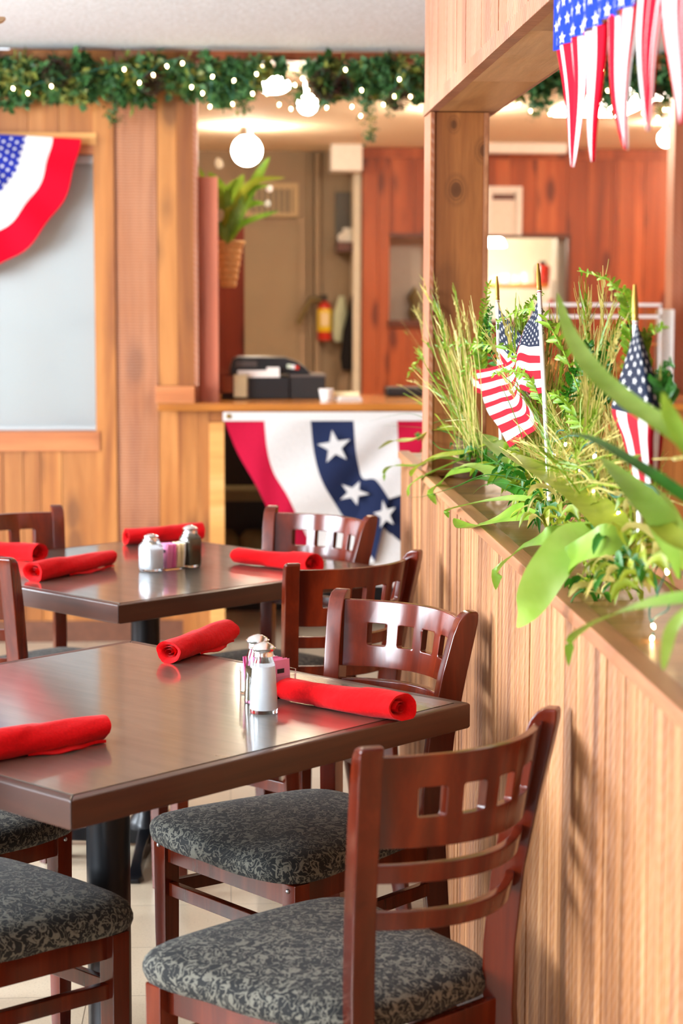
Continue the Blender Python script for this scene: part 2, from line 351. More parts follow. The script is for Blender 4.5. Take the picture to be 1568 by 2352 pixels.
struct(mb.build('wall_back', ['cedar', 'cedarsaw'], smooth=0))
mb = MB(); mb.box((-3.62, YW+.03, 0), (WX0, YW+.14, ZC)); mb.box((WX1, YW+.03, 0), (at(446, 700, YW).x, YW+.14, ZC)); mb.box((WX0, YW+.03, 0), (WX1, YW+.14, WZ0)); mb.box((WX0, YW+.03, WZ1), (WX1, YW+.14, ZC))
struct(mb.build('wall_back', 'pinkced', smooth=0))
mb = MB(); mb.box((-3.6, YW-.012, 0), (at(515, 700, YW).x, YW+.02, .09)); struct(mb.build('baseboard_back', 'base', smooth=0))
# pale jamb strip
mb = MB(); a, b = pxs([446, 455], YW); mb.box((a, YW-.006, 1.0), (b, YW+.14, 2.455)); struct(mb.build('trim_1', 'header', smooth=0))
# window
wr = empty('window_1', ((WX0+WX1)/2, YW+.03, WZ0)); wr['kind'] = 'structure'
def wchild(mb, n, mat): return mb.build(n, mat, wr, org=wr.location, smooth=0)
mb = MB(); mb.bv = (.8, .2, .1); mb.box((WX0-.05, YW-.016, zs(335, YW)), (WX1, YW+.02, zs(308, YW))); mb2 = wchild(mb, 'window_head', 'gold')
mb = MB(); mb.bv = (.3, .2, .1); mb.box((WX0, YW+.002, WZ1), (WX1, YW+.03, zs(335, YW))); mb.bv = (.5, .7, .1)
mb.box((WX0-.05, YW-.02, zs(1034, YW)), (WX1, YW+.03, WZ0)); mb.box((WX0-.06, YW-.012, WZ0), (WX0, YW+.03, WZ1)); wchild(mb, 'window_sill', 'cedarh')
mb = MB(); zm = (WZ0+WZ1)/2-.12
for a, b in (((WX0, YW+.09, WZ0), (WX1, YW+.12, WZ0+.05)), ((WX0, YW+.09, WZ1-.05), (WX1, YW+.12, WZ1)), ((WX0, YW+.09, zm-.03), (WX1, YW+.12, zm+.03)), ((WX0, YW+.09, WZ0), (WX0+.05, YW+.12, WZ1)), ((WX1-.05-.11, YW+.09, WZ0), (WX1, YW+.12, WZ1)), ((WX0+.52, YW+.09, WZ0), (WX0+.58, YW+.12, WZ1))): mb.box(a, b)
wchild(mb, 'window_frame', 'white')
mb = MB(); mb.box((WX0, YW+.102, WZ0), (WX1, YW+.108, WZ1)); wchild(mb, 'window_glass', 'glass')
# blind
q = NT('blind_slat'); q.set(Base_Color=lin('#cdd2d2'), Roughness=.45)
tl = q.n('ShaderNodeBsdfTranslucent'); tl.inputs[0].default_value = lin('#c4caca'); mx = q.n('ShaderNodeMixShader'); mx.inputs[0].default_value = .28
q.l(q.b.outputs[0], mx.inputs[1]); q.l(tl.outputs[0], mx.inputs[2]); q.l(mx.outputs[0], q.t.nodes['Material Output'].inputs[0]); M['slat'] = q.m
bl = empty('window_blind', ((WX0+WX1)/2, YW+.05, WZ1), 0, 'white mini blind of fine closed slats filling the window behind the fan bunting', 'blind')
mb = MB(); z = WZ1-.045
while z > WZ0+.02:
    mb.add([(WX0+.004, YW+.042, z), (WX1-.004, YW+.042, z), (WX1-.004, YW+.055, z-.0175), (WX0+.004, YW+.055, z-.0175)], [(0, 1, 2, 3)]); z -= .0158
mb.build('slats', 'slat', bl, org=bl.location, smooth=0)
mb = MB(); mb.box((WX0+.002, YW+.03, WZ1-.04), (WX1-.002, YW+.062, WZ1-.002)); mb.build('headrail', 'slat', bl, org=bl.location, bevel=.003)
mb = MB(); mb.box((WX0+.004, YW+.038, WZ0+.002), (WX1-.004, YW+.06, WZ0+.018)); mb.build('bottom_rail', 'slat', bl, org=bl.location, bevel=.002)
# outdoor ground seen through the blind
mb = MB(); mb.box((-12, 8.5, -.12), (-1.0, 30, -.05)); struct(mb.build('ground', 'wallg', smooth=0))
# wall left with two openings
mb = MB()
for a, b in (((-3, .4), (0, ZC)), ((.4, 2.8), (0, .9)), ((.4, 2.8), (2.35, ZC)), ((2.8, 4.0), (0, ZC)), ((4.0, 6.4), (0, .9)), ((4.0, 6.4), (2.35, ZC)), ((6.4, 8.3), (0, ZC))):
    mb.rnd(); mb.box((-3.72, a[0], b[0]), (-3.6, a[1], b[1]))
struct(mb.build('wall_left', 'cedar', smooth=0))
mb = MB(); mb.box((4.0, -3, 0), (4.1, 14, ZC+.1)); struct(mb.build('wall_right', 'pinkced', smooth=0))
# beam over the counter opening
mb = MB(); mb.bv = (.4, .3, .2); mb.box((at(447, 700, YW).x, YW-.02, 2.452), (4.0, YW+.12, ZC-.001)); struct(mb.build('trim_2', 'redced', smooth=0))
mb = MB(); mb.box((.9, YW-.03, 2.452), (4.0, YW-.02, ZC-.001)); struct(mb.build('trim_3', 'gold', smooth=0))
# divider : half wall, ledge, posts, header
X0 = .5
hw = MB(); y = 1.0
while y < 5.575:
    wd = R.choice([.018, .03, .042, .055, .07]); e = min(y+wd, 5.575); hw.rnd(); hw.box((X0+R.uniform(0, .0025), y+.0004, .0), (X0+.02, e-.0004, 1.008)); y = e
hw.bv = (.6, .6, .6); hw.box((X0+.004, 5.5752, 0), (.70, 5.582, 1.008))
struct(hw.build('wall_divider', 'strip', smooth=0))
mb = MB(); mb.box((X0+.0205, 1.0, 0), (.70, 5.575, 1.0)); struct(mb.build('wall_divider', 'cedar', smooth=0))
mb = MB(); mb.box((X0-.008, 1.0, 1.008), (X0+.026, 5.59, 1.03)); struct(mb.build('trim_4', 'cap', bevel=.003))
mb = MB(); y = 1.0
while y < 5.58:
    e = min(y+R.uniform(.5, .8), 5.585); mb.rnd(); mb.box((X0+.0265, y+.001, 1.003), (.715, e-.001, 1.024)); y = e
struct(mb.build('trim_5', 'ledge', smooth=0))
mb = MB(); mb.box((.7005, 1.0, 1.024), (.715, 5.0, 1.05)); struct(mb.build('trim_6', 'cap', bevel=.003))
for i, (ya, yb) in enumerate(((4.82, 4.96), (1.78, 1.92))):
    mb = MB(); mb.bv = (.55, .3+i*.3, .3); mb.mi = 0
    mb.box((X0+.012, ya, 1.026), (.634, yb, 1.933)); mb.mi = 1
    mb.bv = (.7, .2, .6); mb.box((X0, ya-.004, 1.031), (X0+.012, yb+.004, 1.933)); mb.mi = 2; mb.box((.634, ya-.004, 1.026), (.647, yb+.004, 1.933))
    mb.mi = 1
    if i: mb.box((X0, ya-.008, 1.033), (.647, ya-.004, 1.933)); mb.box((X0+.012, yb, 1.031), (.634, yb+.004, 1.933))
    struct(mb.build('wall_post', ['post', 'header', 'cap'], bevel=.002))
mb = MB(); y = 4.962
mb.mi = 0
while y > 1.78:
    e = max(y-R.choice([.1, .14, .03, .16]), 1.78); mb.rnd(); mb.box((X0+R.uniform(0, .002), e+.0006, 1.965), (X0+.02, y-.0006, ZC-.001)); y = e
mb.rnd(); mb.box((X0-.004, 1.78, 1.9345), (X0+.02, 4.964, 1.9645))
mb.box((X0+.0205, 4.9445, 1.9375), (.66, 4.962, ZC-.001))
mb.mi = 1
for i in range(4): mb.rnd(); mb.box((X0+.0205, 1.78+i*.79, 1.9345), (.66, 1.78+(i+1)*.79-.001, 1.955))
mb.mi = 0; mb.rnd(); mb.box((.6605, 1.78, 1.9345), (.668, 4.962, ZC-.001)); mb.box((X0+.0205, 1.78, 1.956), (.66, 4.944, ZC-.001))
struct(mb.build('wall_header', ['header', 'soffit'], smooth=0))
# counter
ct, cb = at(700, 927, 8.06).z, at(700, 944, 8.06).z
bc = empty('bar_counter', (1.6, 8.4, 0), 0, 'golden wooden bar counter running under the opening with a cash register on top', 'counter')
mb = MB(); mb.bv = (.6, .4, .5); mb.box((at(360, 930, 8.06).x, 8.06, cb), (3.98, 8.195, ct)); mb.box((at(456, 930, 8.2).x, 8.195, cb), (3.98, 8.8, ct)); mb.build('countertop', 'counter', bc, org=bc.location, bevel=.004)
mb = MB(); mb.rnd(); a, b, c_, d = [at(k, 1100, 8.12).x for k in (418, 452, 480, 515)]
mb.bv = (.6, .2, .1); mb.box((a, 8.14, .0), (b, 8.19, cb-.0005)); mb.bv = (.3, .6, .2); mb.box((b+.001, 8.135, 0), (c_, 8.19, cb-.0005)); mb.mi = 1; mb.bv = (.9, .2, .2); mb.box((c_+.001, 8.12, .02), (d, 8.19, at(500, 970, 8.12).z)); mb.mi = 0; mb.bv = (.3, .6, .9); mb.box((c_+.001, 8.13, at(500, 969, 8.12).z), (at(1000, 1000, 8.12).x, 8.19, cb-.0005))
x = 1.0
while x < 3.95: e = min(x+.13, 3.98); mb.rnd(); mb.box((x, 8.14, 0), (e-.002, 8.19, cb-.0005)); x = e
mb.build('front_panel', ['cedar', 'gold'], bc, org=bc.location, smooth=0)
mb = MB(); mb.bv = (.5, .5, .2); a, b = at(357, 900, 8.12).x, at(447, 900, 8.12).x; mb.box((a, 8.12, ct), (b, 8.199, at(400, 887, 8.12).z)); mb.build('end_block', 'cedarh', bc, org=bc.location, bevel=.002)
# pink post on counter
mb = MB(); a, b = at(456, 700, 8.25).x, at(501, 700, 8.25).x; mb.bv = (.5, .5, .2); mb.box((a, 8.25, ct), (b, 8.36, at(470, 406, 8.25).z)); struct(mb.build('wall_post', 'pinkced', smooth=0))
mb = MB(); mb.bv = (.8, .6, .5); a = at(1541, 700, 9.0).x; mb.box((a, 9.0, 0), (a+.5, 9.14, ZC+.012)); struct(mb.build('wall_partition', 'header', smooth=0))
mb = MB(); mb.rnd(); mb.box((-1.3, -3.1, 0), (4.1, -3.0, ZC+.08)); struct(mb.build('wall_front', 'cedar', smooth=0))
# dark partition behind it
mb = MB(); mb.bv = (.6, .3, .1); mb.box((-.3, 9.6, 0), (at(561, 700, 9.6).x, 9.72, at(530, 505, 9.6).z)); struct(mb.build('wall_partition', 'darkced', smooth=0))
# bar room walls
YB = 13.9
mb = MB(); mb.box((-.9, YB, 0), (1.5, YB+.1, ZC+.05)); mb.box((-.92, 8.35, 0), (-.9, YB, ZC+.05)); 
a, b = at(700, 700, YB).x, at(722, 700, YB).x; mb.box((b, YB-.10, 0), (b+.03, YB, ZC)); mb.box((a+.02, YB-.04, 0), (a+.05, YB, ZC))
struct(mb.build('wall_bar', 'wallg', smooth=0))
dr = empty('door_1', (at(640, 700, YB).x, YB-.02, 0)); dr['kind'] = 'structure'
a, b, zt = at(470, 700, YB).x, at(686, 700, YB).x, at(640, 512, YB).z
mb = MB(); mb.box((a, YB-.035, .01), (b, YB-.002, zt)); mb.build('door_panel', 'doorg', dr, org=dr.location, smooth=0)
mb = MB(); mb.box((b, YB-.05, 0), (b+.05, YB-.002, zt+.04)); mb.box((a-.05, YB-.05, zt), (b, YB-.002, zt+.04)); mb.build('door_frame', 'wallg', dr, org=dr.location, smooth=0)
vt = empty('wall_vent', (at(622, 462, YB).x, YB-.03, at(622, 505, YB).z), 0, 'cream slatted vent grille above the taupe door', 'vent')
xa, xb, za, zb = at(555, 0, YB).x, at(685, 0, YB).x, at(620, 503, YB).z, at(620, 421, YB).z
mb = MB(); f_ = .04
for p, r_ in (((xa, YB-.05, za), (xb, YB-.005, za+f_)), ((xa, YB-.05, zb-f_), (xb, YB-.005, zb)), ((xa, YB-.05, za+f_), (xa+f_, YB-.005, zb-f_)), ((xb-f_, YB-.05, za+f_), (xb, YB-.005, zb-f_))): mb.box(p, r_)
mb.build('frame', 'vent', vt, org=vt.location, smooth=0)
mb = MB(); n = 8
for i in range(n): xx = xa+f_+(xb-xa-2*f_)*(i+.5)/n; mb.box((xx-.009, YB-.045, za+f_), (xx+.009, YB-.02, zb-f_))
mb.build('slats', 'vent', vt, org=vt.location, smooth=0)
mb = MB(); mb.box((xa+f_, YB-.018, za+f_), (xb-f_, YB-.006, zb-f_)); mb.build('backing', 'slate', vt, org=vt.location, smooth=0)
# red cedar wall with pass-through
YR = 13.5
def rx(p): return at(p, 600, YR).x
def rz(p): return at(1200, p, YR).z
ox0, ox1, oz0, oz1 = rx(895), rx(1300), rz(736), rz(547)
mb = MB(); edges = [rx(k) for k in (832, 868, 895)]; board_v(mb, edges, 0, ZC-.06, YR, .03)
ins = [rx(k) for k in (895, 935, 1000, 1075, 1122, 1180, 1240, 1300)]; board_v(mb, ins, 0, oz0-.05, YR, .03); board_v(mb, [rx(k) for k in (895, 950, 1010, 1068, 1130, 1170, 1230, 1300)], oz1+.03, ZC-.06, YR, .03)
board_v(mb, [rx(k) for k in (1300, 1348, 1402, 1418, 1455, 1478, 1530, 1545, 1620, 1700)]+[4.0], 0, ZC-.06, YR, .03)
mb.bv = (.2, .4, .3); mb.box((rx(832), YR-.02, ZC-.06), (4.0, YR+.04, ZC+.01)); mb.box((rx(832), YR+.04, 0), (rx(832)+.05, YB, ZC+.012))
struct(mb.build('wall_bar', 'redced', smooth=0))
mb = MB(); mb.box((ox0-.01, YR-.03, oz0-.05), (ox1+.03, YR+.03, oz0)); mb.box((ox0-.005, YR-.02, oz1), (ox1+.03, YR+.03, oz1+.03)); mb.box((ox1, YR-.025, oz0), (ox1+.028, YR+.03, oz1)); struct(mb.build('trim_7', 'frame', bevel=.003))
mb = MB(); mb.box((ox0-.2, YR+1.2, 0), (ox1+.6, YR+1.25, 2.5)); mb.box((ox0-.25, YR+.05, 0), (ox0-.2, YR+1.25, 2.5)); mb.box((ox1+.6, YR+.05, 0), (ox1+.65, YR+1.25, 2.5)); mb.box((ox0-.25, YR+.05, 2.5), (ox1+.65, YR+1.25, 2.55)); struct(mb.build('wall_kitchen', 'cream', smooth=0))
mb = MB(); a = at(968, 600, YR+.3).x; mb.box((ox0-.1, YR+.3, oz0-.1), (a, YR+.34, oz1+.3)); struct(mb.build('wall_kitchen', 'gry', smooth=0))
mb = MB(); a = at(1268, 600, YR+.3).x; mb.box((a, YR+.1, .6), (a+.14, YR+.35, oz1+.3)); struct(mb.build('wall_kitchen', 'gry', smooth=0))
# ---------------------------------------------------------------- tables and chairs
def table(cx, cy, ang, label):
    t = empty('dining_table', (cx, cy, 0), ang, label, 'table'); k = .457
    mb = MB(); mb.bv = (.4, .5, .6)
    mb.box((-k+.022, -k+.022, .716), (k-.022, k-.022, .7604)); mb.build('tabletop', 'lam', t, smooth=0)
    for i in range(4):
        mb = MB(); mb.rnd(); mb.add([(-k, -k, .714), (k, -k, .714), (k-.022, -k+.022, .714), (-k+.022, -k+.022, .714), (-k, -k, .76), (k, -k, .76), (k-.022, -k+.022, .76), (-k+.022, -k+.022, .76)],
            [(0, 3, 2, 1), (4, 5, 6, 7), (0, 1, 5, 4), (1, 2, 6, 5), (2, 3, 7, 6), (3, 0, 4, 7)])
        o = mb.build('edge_band', 'edge', t, bevel=.004); o.rotation_euler.z = i*math.pi/2
    mb = MB(); mb.lathe([(.001, .05), (.052, .05), (.05, .07), (.039, .085), (.039, .68), (.06, .69), (.06, .70), (.001, .70)], n=32)
    for a in range(2):
        c_, s_ = (1, 0) if a else (0, 1); mb.box((-.26*c_-.02*s_, -.26*s_-.02*c_, .701), (.26*c_+.02*s_, .26*s_+.02*c_, .7135))
    mb.build('column', 'black', t)
    for i in range(4):
        mb = MB(); P = []
        for u, zz, wd, hh in ((.02, .03, .045, .05), (.08, .033, .042, .045), (.2, .03, .034, .034), (.3, .02, .034, .026), (.335, .008, .05, .016), (.36, .006, .03, .012)):
            P.append([(u, -wd/2, zz-hh/2 if zz-hh/2 > 0 else 0), (u, wd/2, max(0, zz-hh/2)), (u, wd/2*.8, zz+hh/2), (u, -wd/2*.8, zz+hh/2)])
        mb.rings(P); o = mb.build('base_foot', 'black', t, bevel=.003); o.rotation_euler.z = math.radians(45)+i*math.pi/2
    return t
T1 = table(-.2181, 3.357, .7694, 'dark brown square table nearest the camera with three red napkin rolls')
T2 = table(-.2264, 5.1068, .7330, 'dark brown square table farther back in front of the window wall')
def make_chair(label, group):
    t = empty('dining_chair', (0, 0, 0), 0, label, 'chair', group)
    for s in (-1, 1):
        mb = MB(); mb.bv = (.5+s*.1, .2, .5)
        secs = [(s*.158, -.262, 0, .028, .034), (s*.150, -.225, .2, .03, .042), (s*.147, -.205, .42, .034, .048), (s*.149, -.206, .52, .034, .05), (s*.156, -.216, .64, .034, .05), (s*.169, -.235, .76, .034, .049), (s*.179, -.250, .835, .034, .045), (s*.183, -.257, .862, .034, .039), (s*.185, -.262, .874, .034, .03), (s*.186, -.268, .88, .032, .017)]
        th_ = s*math.radians(28); ct_, st_ = math.cos(th_), math.sin(th_)
        mb.rings([[(x+a*ct_-b*st_, y+a*st_+b*ct_, z) for a, b in ((-w_/2, -d_/2), (w_/2, -d_/2), (w_/2, d_/2), (-w_/2, d_/2))] for x, y, z, w_, d_ in secs]); mb.build('rear_post', 'chair', t, bevel=.0035)
        mb = MB(); mb.bv = (.5-s*.1, .6, .5); mb.sweep([(s*.194, .178, 0, .026, .026), (s*.194, .180, .25, .034, .034), (s*.194, .180, .437, .036, .036)]); o = mb.build('leg', 'chair', t, bevel=.002)
        mb = MB(); mb.sphere((s*.194, .1985, .425), .0045, 10); mb.build('screw', 'steel', o)
        mb = MB(); mb.rnd(); mb.add([(s*.196, .165, .392), (s*.178, .165, .392), (s*.140, -.185, .392), (s*.158, -.185, .392), (s*.196, .165, .436), (s*.178, .165, .436), (s*.140, -.185, .436), (s*.158, -.185, .436)],
            [(0, 3, 2, 1), (4, 5, 6, 7), (0, 1, 5, 4), (1, 2, 6, 5), (2, 3, 7, 6), (3, 0, 4, 7)]); mb.build('seat_rail', 'chair', t, bevel=.002)
        mb = MB(); mb.rnd(); mb.add([(s*.200, .165, .325), (s*.184, .165, .325), (s*.138, -.2, .325), (s*.154, -.2, .325), (s*.200, .165, .352), (s*.184, .165, .352), (s*.138, -.2, .352), (s*.154, -.2, .352)],
            [(0, 3, 2, 1), (4, 5, 6, 7), (0, 1, 5, 4), (1, 2, 6, 5), (2, 3, 7, 6), (3, 0, 4, 7)]); mb.build('stretcher', 'chair', t, bevel=.002)
    mb = MB(); mb.bv = (.6, .1, .2); mb.box((-.178, .170, .392), (.178, .190, .436)); mb.build('seat_rail', 'chair', t, bevel=.002)
    mb = MB(); mb.bv = (.4, .1, .7); mb.box((-.138, -.212, .392), (.138, -.195, .436)); mb.build('seat_rail', 'chair', t, bevel=.002)
    mb = MB(); mb.bv = (.5, .3, .7); mb.box((-.178, .172, .325), (.178, .188, .352)); mb.build('stretcher', 'chair', t, bevel=.002)
    def curve(u, z): # u -1..1 , returns x,y for back slats
        hw = .142+(z-.6)*.115; yb = -.212-(max(z, .52)-.52)*.135; return u*hw*1.02, yb+.006-.068*(1-u*u)
    # top panel with four square holes
    hw_ = .042/.36; U = [-1]; cs = [-.57, -.19, .19, .57]
    holes = [(c-hw_*.98, c+hw_*.98) for c in cs]; U = []
    k0 = -1.0
    for a, b in holes+[(1.0, None)]:
        n = 3; U += [k0+(a-k0)*i/n for i in range(n)]
        if b is not None: U += [a, (a+b)/2]; k0 = b
    U.append(1.0)
    Z = [.728, .772, .776, .812, .816, .862]
    def ish(u): return any(a-1e-6 < u < b+1e-6 for a, b in holes)
    mb = MB(); mb.bv = (.7, .3, .4); nu, nz = len(U), len(Z); th = .015
    def vid(i, j, k): return (i*nz+j)*2+k
    vs = []
    for i, u in enumerate(U):
        for j, z in enumerate(Z):
            x_, y_ = curve(u, z); x2, y2 = curve(u, z)
            zz = z
            # rounded hole corners
            vs.append((x_, y_+th/2, zz)); vs.append((x2, y2-th/2, zz))
    fs = []; fill = {}
    for i in range(nu-1):
        for j in range(nz-1):
            fill[i, j] = not (ish((U[i]+U[i+1])/2) and j in (1, 2, 3))
    for (i, j), f_ in fill.items():
        if not f_: continue
        fs.append((vid(i, j, 0), vid(i, j+1, 0), vid(i+1, j+1, 0), vid(i+1, j, 0))); fs.append((vid(i, j, 1), vid(i+1, j, 1), vid(i+1, j+1, 1), vid(i, j+1, 1)))
        for di, dj, e in ((-1, 0, ((i, j), (i, j+1))), (1, 0, ((i+1, j+1), (i+1, j))), (0, -1, ((i+1, j), (i, j))), (0, 1, ((i, j+1), (i+1, j+1)))):
            if not fill.get((i+di, j+dj), False):
                a, b = e; fs.append((vid(*a, 0), vid(*a, 1), vid(*b, 1), vid(*b, 0)))
    mb.add(vs, fs); mb.build('backrest', 'chair', t, bevel=.0022, pre=(th, .0085))
    for z0, z1 in ((.676, .704), (.606, .634)):
        mb = MB(); mb.rnd(); rs = []
        for i in range(17):
            u = -1+i/8; rs.append([(curve(u, z0)[0], curve(u, z0)[1]+.009, z0), (curve(u, z0)[0], curve(u, z0)[1]-.009, z0), (curve(u, z1)[0], curve(u, z1)[1]-.009, z1), (curve(u, z1)[0], curve(u, z1)[1]+.009, z1)])
        mb.rings(rs); mb.build('back_rail', 'chair', t, bevel=.003)
    # cushion
    mb = MB(); mb.bv = (.1, .5, .9); N = 64
    def out(a):
        c_, s_ = math.cos(a), math.sin(a); p = 7
        k = 1/((abs(c_)**p+abs(s_)**p)**(1/p)); x_, y_ = k*c_, k*s_
        hw2 = .200+.032*y_; return x_*(hw2+.004*(1-abs(y_))), .016+y_*(.212+.012*(1-x_*x_))
    prof = [(.94, .438), (.985, .441), (1.0, .452), (1.0, .462), (.985, .473), (.95, .481), (.86, .488), (.7, .494), (.45, .499), (.2, .501)]
    rs = []
    for k, z in prof: rs.append([(out(2*math.pi*i/N)[0]*k, .016+(out(2*math.pi*i/N)[1]-.016)*k, z+(0.0012*math.sin(9*2*math.pi*i/N) if k > .98 else 0)) for i in range(N)])
    mb.rings(rs); mb.build('seat_cushion', 'seat', t, smooth=80)
    return t
def put(o, cx, cy, fx, fy, label=None):
    o.location = (cx, cy, 0); o.rotation_euler = (0, 0, math.atan2(fy, fx)-math.pi/2)
    if label: o['label'] = label
    return o
CG = 'cherry wood chairs with square cut-outs'
ch0 = make_chair('dark cherry chair nearest the camera at the lower right, its back turned to us', CG)
put(ch0, .158, 2.838, -.645, .764)
for cx, cy, fx, fy, lb in (
    (.137, 3.604, -.785, -.62, 'cherry chair on the far right side of the near table, facing the camera'),
    (-.457, 3.11, .72, .69, 'chair whose dark patterned seat sticks out at the lower left corner'),
    (-.60, 3.69, .69, -.72, 'chair tucked under the left end of the near table, seat corner showing'),
    (.072, 5.17, -.695, -.719, 'cherry chair behind the far table with its back in front of the star bunting'),
    (.136, 4.621, -.588, .809, 'cherry chair right of the far table, back turned to us near the half wall'),
    (-.441, 4.735, .743, .669, 'chair cut by the left frame edge before the far table, one post showing'),
    (-.458, 5.21, .669, -.743, 'cherry chair behind the left of the far table, below the window')):
    put(ctree(ch0), cx, cy, fx, fy, lb)
# ---------------------------------------------------------------- things on the tables
TZ = .7606
def napkin(ax, ay, bx, by, label, seed=0, r=.021, L=None, flap=1):
    rr = random.Random(seed); d = Vector((bx-ax, by-ay, 0)); ln = L or d.length; c = Vector(((ax+bx)/2, (ay+by)/2, TZ))
    if L: c = Vector((bx, by, TZ))-d.normalized()*L/2
    t = empty('napkin_roll', c, math.atan2(d.y, d.x), label, 'napkin', 'red cloth napkin rolls')
    mb = MB(); N = 28; K = 22; ph = rr.uniform(0, 6)
    rs = []
    for i in range(K+1):
        u = i/K; x_ = (u-.5)*ln; fl = 1+.10*math.sin(u*3.1+ph)+.12*(1-u)*(rr.random()*.2+.5); ring = []
        for j in range(N):
            a = 2*math.pi*j/N; rad = r*fl*(1+.05*math.sin(3*a+u*5+ph)+.035*math.sin(2*a-u*9)+.02*math.sin(7*a+u*14))
            # diagonal wrapped edge step
            st = (a/(2*math.pi)*1.0+u*1.3+ph*.2) % 1; rad *= 1+.09*st
            sl = .006*math.sin(a*1+1)*(1 if i in (0, K) else 0)
            ring.append((x_+sl, rad*1.18*math.cos(a), max(0, rad*.86*math.sin(a)+r*.93)))
        rs.append(ring)
    # inner returns at both ends make the roll hollow
    def inner(ring, dx, k): 
        return [(p[0]+dx, p[1]*k, (p[2]-r*.9)*k+r*.9) for p in ring]
    rs = [inner(rs[0], .03, .45), inner(rs[0], .012, .6), inner(rs[0], .001, .82)]+rs+[inner(rs[-1], -.001, .82), inner(rs[-1], -.012, .6), inner(rs[-1], -.03, .45)]
    mb.rings(rs)
    for e, s in ((-.5, 1), (.5, -1)):     # spiral layers inside the ends
        pts = []
        for i in range(26):
            a = i/25*2*math.pi*1.8; q_ = r*(.66-.5*i/25); pts.append((q_*math.cos(a)*1.1, q_*math.sin(a)*.8+r*.9))
        vs = [(e*ln+s*.004, p[0], p[1]) for p in pts]+[(e*ln+s*.03, p[0], p[1]) for p in pts]
        mb.add(vs, [(i, i+1, 27+i, 26+i) for i in range(25)])
    mb.build('rolled_cloth', 'rednap', t, smooth=60)
    if flap:
        mb = MB()
        def P(u, v): return (-ln*.12+u*ln*.58, -r*.9-v*r*.9*math.sin(min(1, u*1.3)*3.1)*.9, .0008+.0035*(1-v)+.0012*math.sin(u*16))
        mb.grid(P, 14, 4); mb.grid(lambda u, v: tuple(Vector(P(u, v))+Vector((0, 0, .0016))), 14, 4); mb.build('loose_corner', 'rednap', t, smooth=60)
    return t
napkin(-.36-.02, 2.975-.02, -.205, 3.086, 'red rolled napkin at the left frame edge of the near table', 1, .023, .25)
napkin(-.172, 3.637, -.006, 3.985, 'red rolled napkin standing alone toward the back of the near table', 2, .023, .27)
napkin(.294, 3.208, .100, 3.377, 'bright red rolled napkin on the right of the near table beside the salt shaker', 4, .023, flap=0)
napkin(-.498, 4.851, -.318, 5.12, 'red rolled napkin on the front left of the far table', 3, .024)
napkin(-.70, 5.33, -.515, 5.225, 'crumpled red napkin roll on the far table at the left frame edge', 5, .025, .24)
napkin(-.30, 5.572-.02, -.085, 5.69-.02, 'red rolled napkin behind the salt and pepper shakers of the far table', 6, .026, flap=0)
napkin(.20, 5.00, .022, 5.149, 'red rolled napkin on the right of the far table partly behind a chair post', 7, .024, .26, flap=0)
def shaker(x, y, H, r, label, fill, fillh, round_, cap=0, rz=0):
    t = empty('%s_shaker' % ('salt' if fill == 'salt' else 'pepper'), (x, y, TZ), rz, label, 'shaker')
    sq = 0 if round_ else 7; n = 32
    if round_: prof = [(.001, 0), (r*.97, 0), (r, .004), (r*.93, H*.35), (r*.8, H*.68), (r*.66, H*.76), (r*.62, H*.84)]
    else: prof = [(.001, 0), (r*.9, 0), (r, .004), (r, H*.62), (r*.93, H*.70), (r*.68, H*.79), (r*.66, H*.86)]
    mb = MB(); mb.lathe(prof, n=n, sq=sq); mb.build('glass_body', 'glass', t, smooth=50)
    k = .88; b = [(r_*k, z_) for r_, z_ in prof]; fl = [(.001, .006), (r*.84, .006)]
    for i in range(1, 9):
        z = .006+(fillh*H-.006)*i/8
        for (r1, z1), (r2, z2) in zip(prof[1:-1], prof[2:]):
            if z1 <= z <= z2: fl.append((r1+(r2-r1)*(z-z1)/(z2-z1)-r*.1, z)); break
    fl.append((.001, fillh*H+.002)); mb = MB(); mb.lathe(fl, n=n, sq=sq); mb.build('fill', fill, t, smooth=50)
    z0 = H*.80; cw = r*(.86 if cap else .74)
    mb = MB(); mb.lathe([(.001, z0), (r*.70, z0), (r*.70, z0+.004), (r*.68, z0+.006), (r*.70, z0+.009), (cw*.92, z0+.010), (cw, z0+.014), (cw*.98, z0+H*.10), (cw*.8, z0+H*.15), (cw*.4, z0+H*.185), (.001, z0+H*.2)], n=n)
    mb.build('chrome_cap', 'chrome', t, smooth=50)
    return t
shaker(.058, 3.285, .124, .0245, 'tall tapered glass salt shaker with chrome top on the near table', 'salt', .66, True, 1)
shaker(.049, 3.372, .122, .0245, 'glass shaker with chrome top hidden directly behind the near salt shaker', 'pepper', .5, True, 1)
shaker(-.206, 5.025, .098, .0255, 'square glass salt shaker with flat cap on the far table', 'salt', .60, False, 0, .75)
shaker(-.105, 5.10, .112, .0235, 'square glass pepper shaker with mushroom cap on the far table', 'pepper', .68, False, 1, .75)
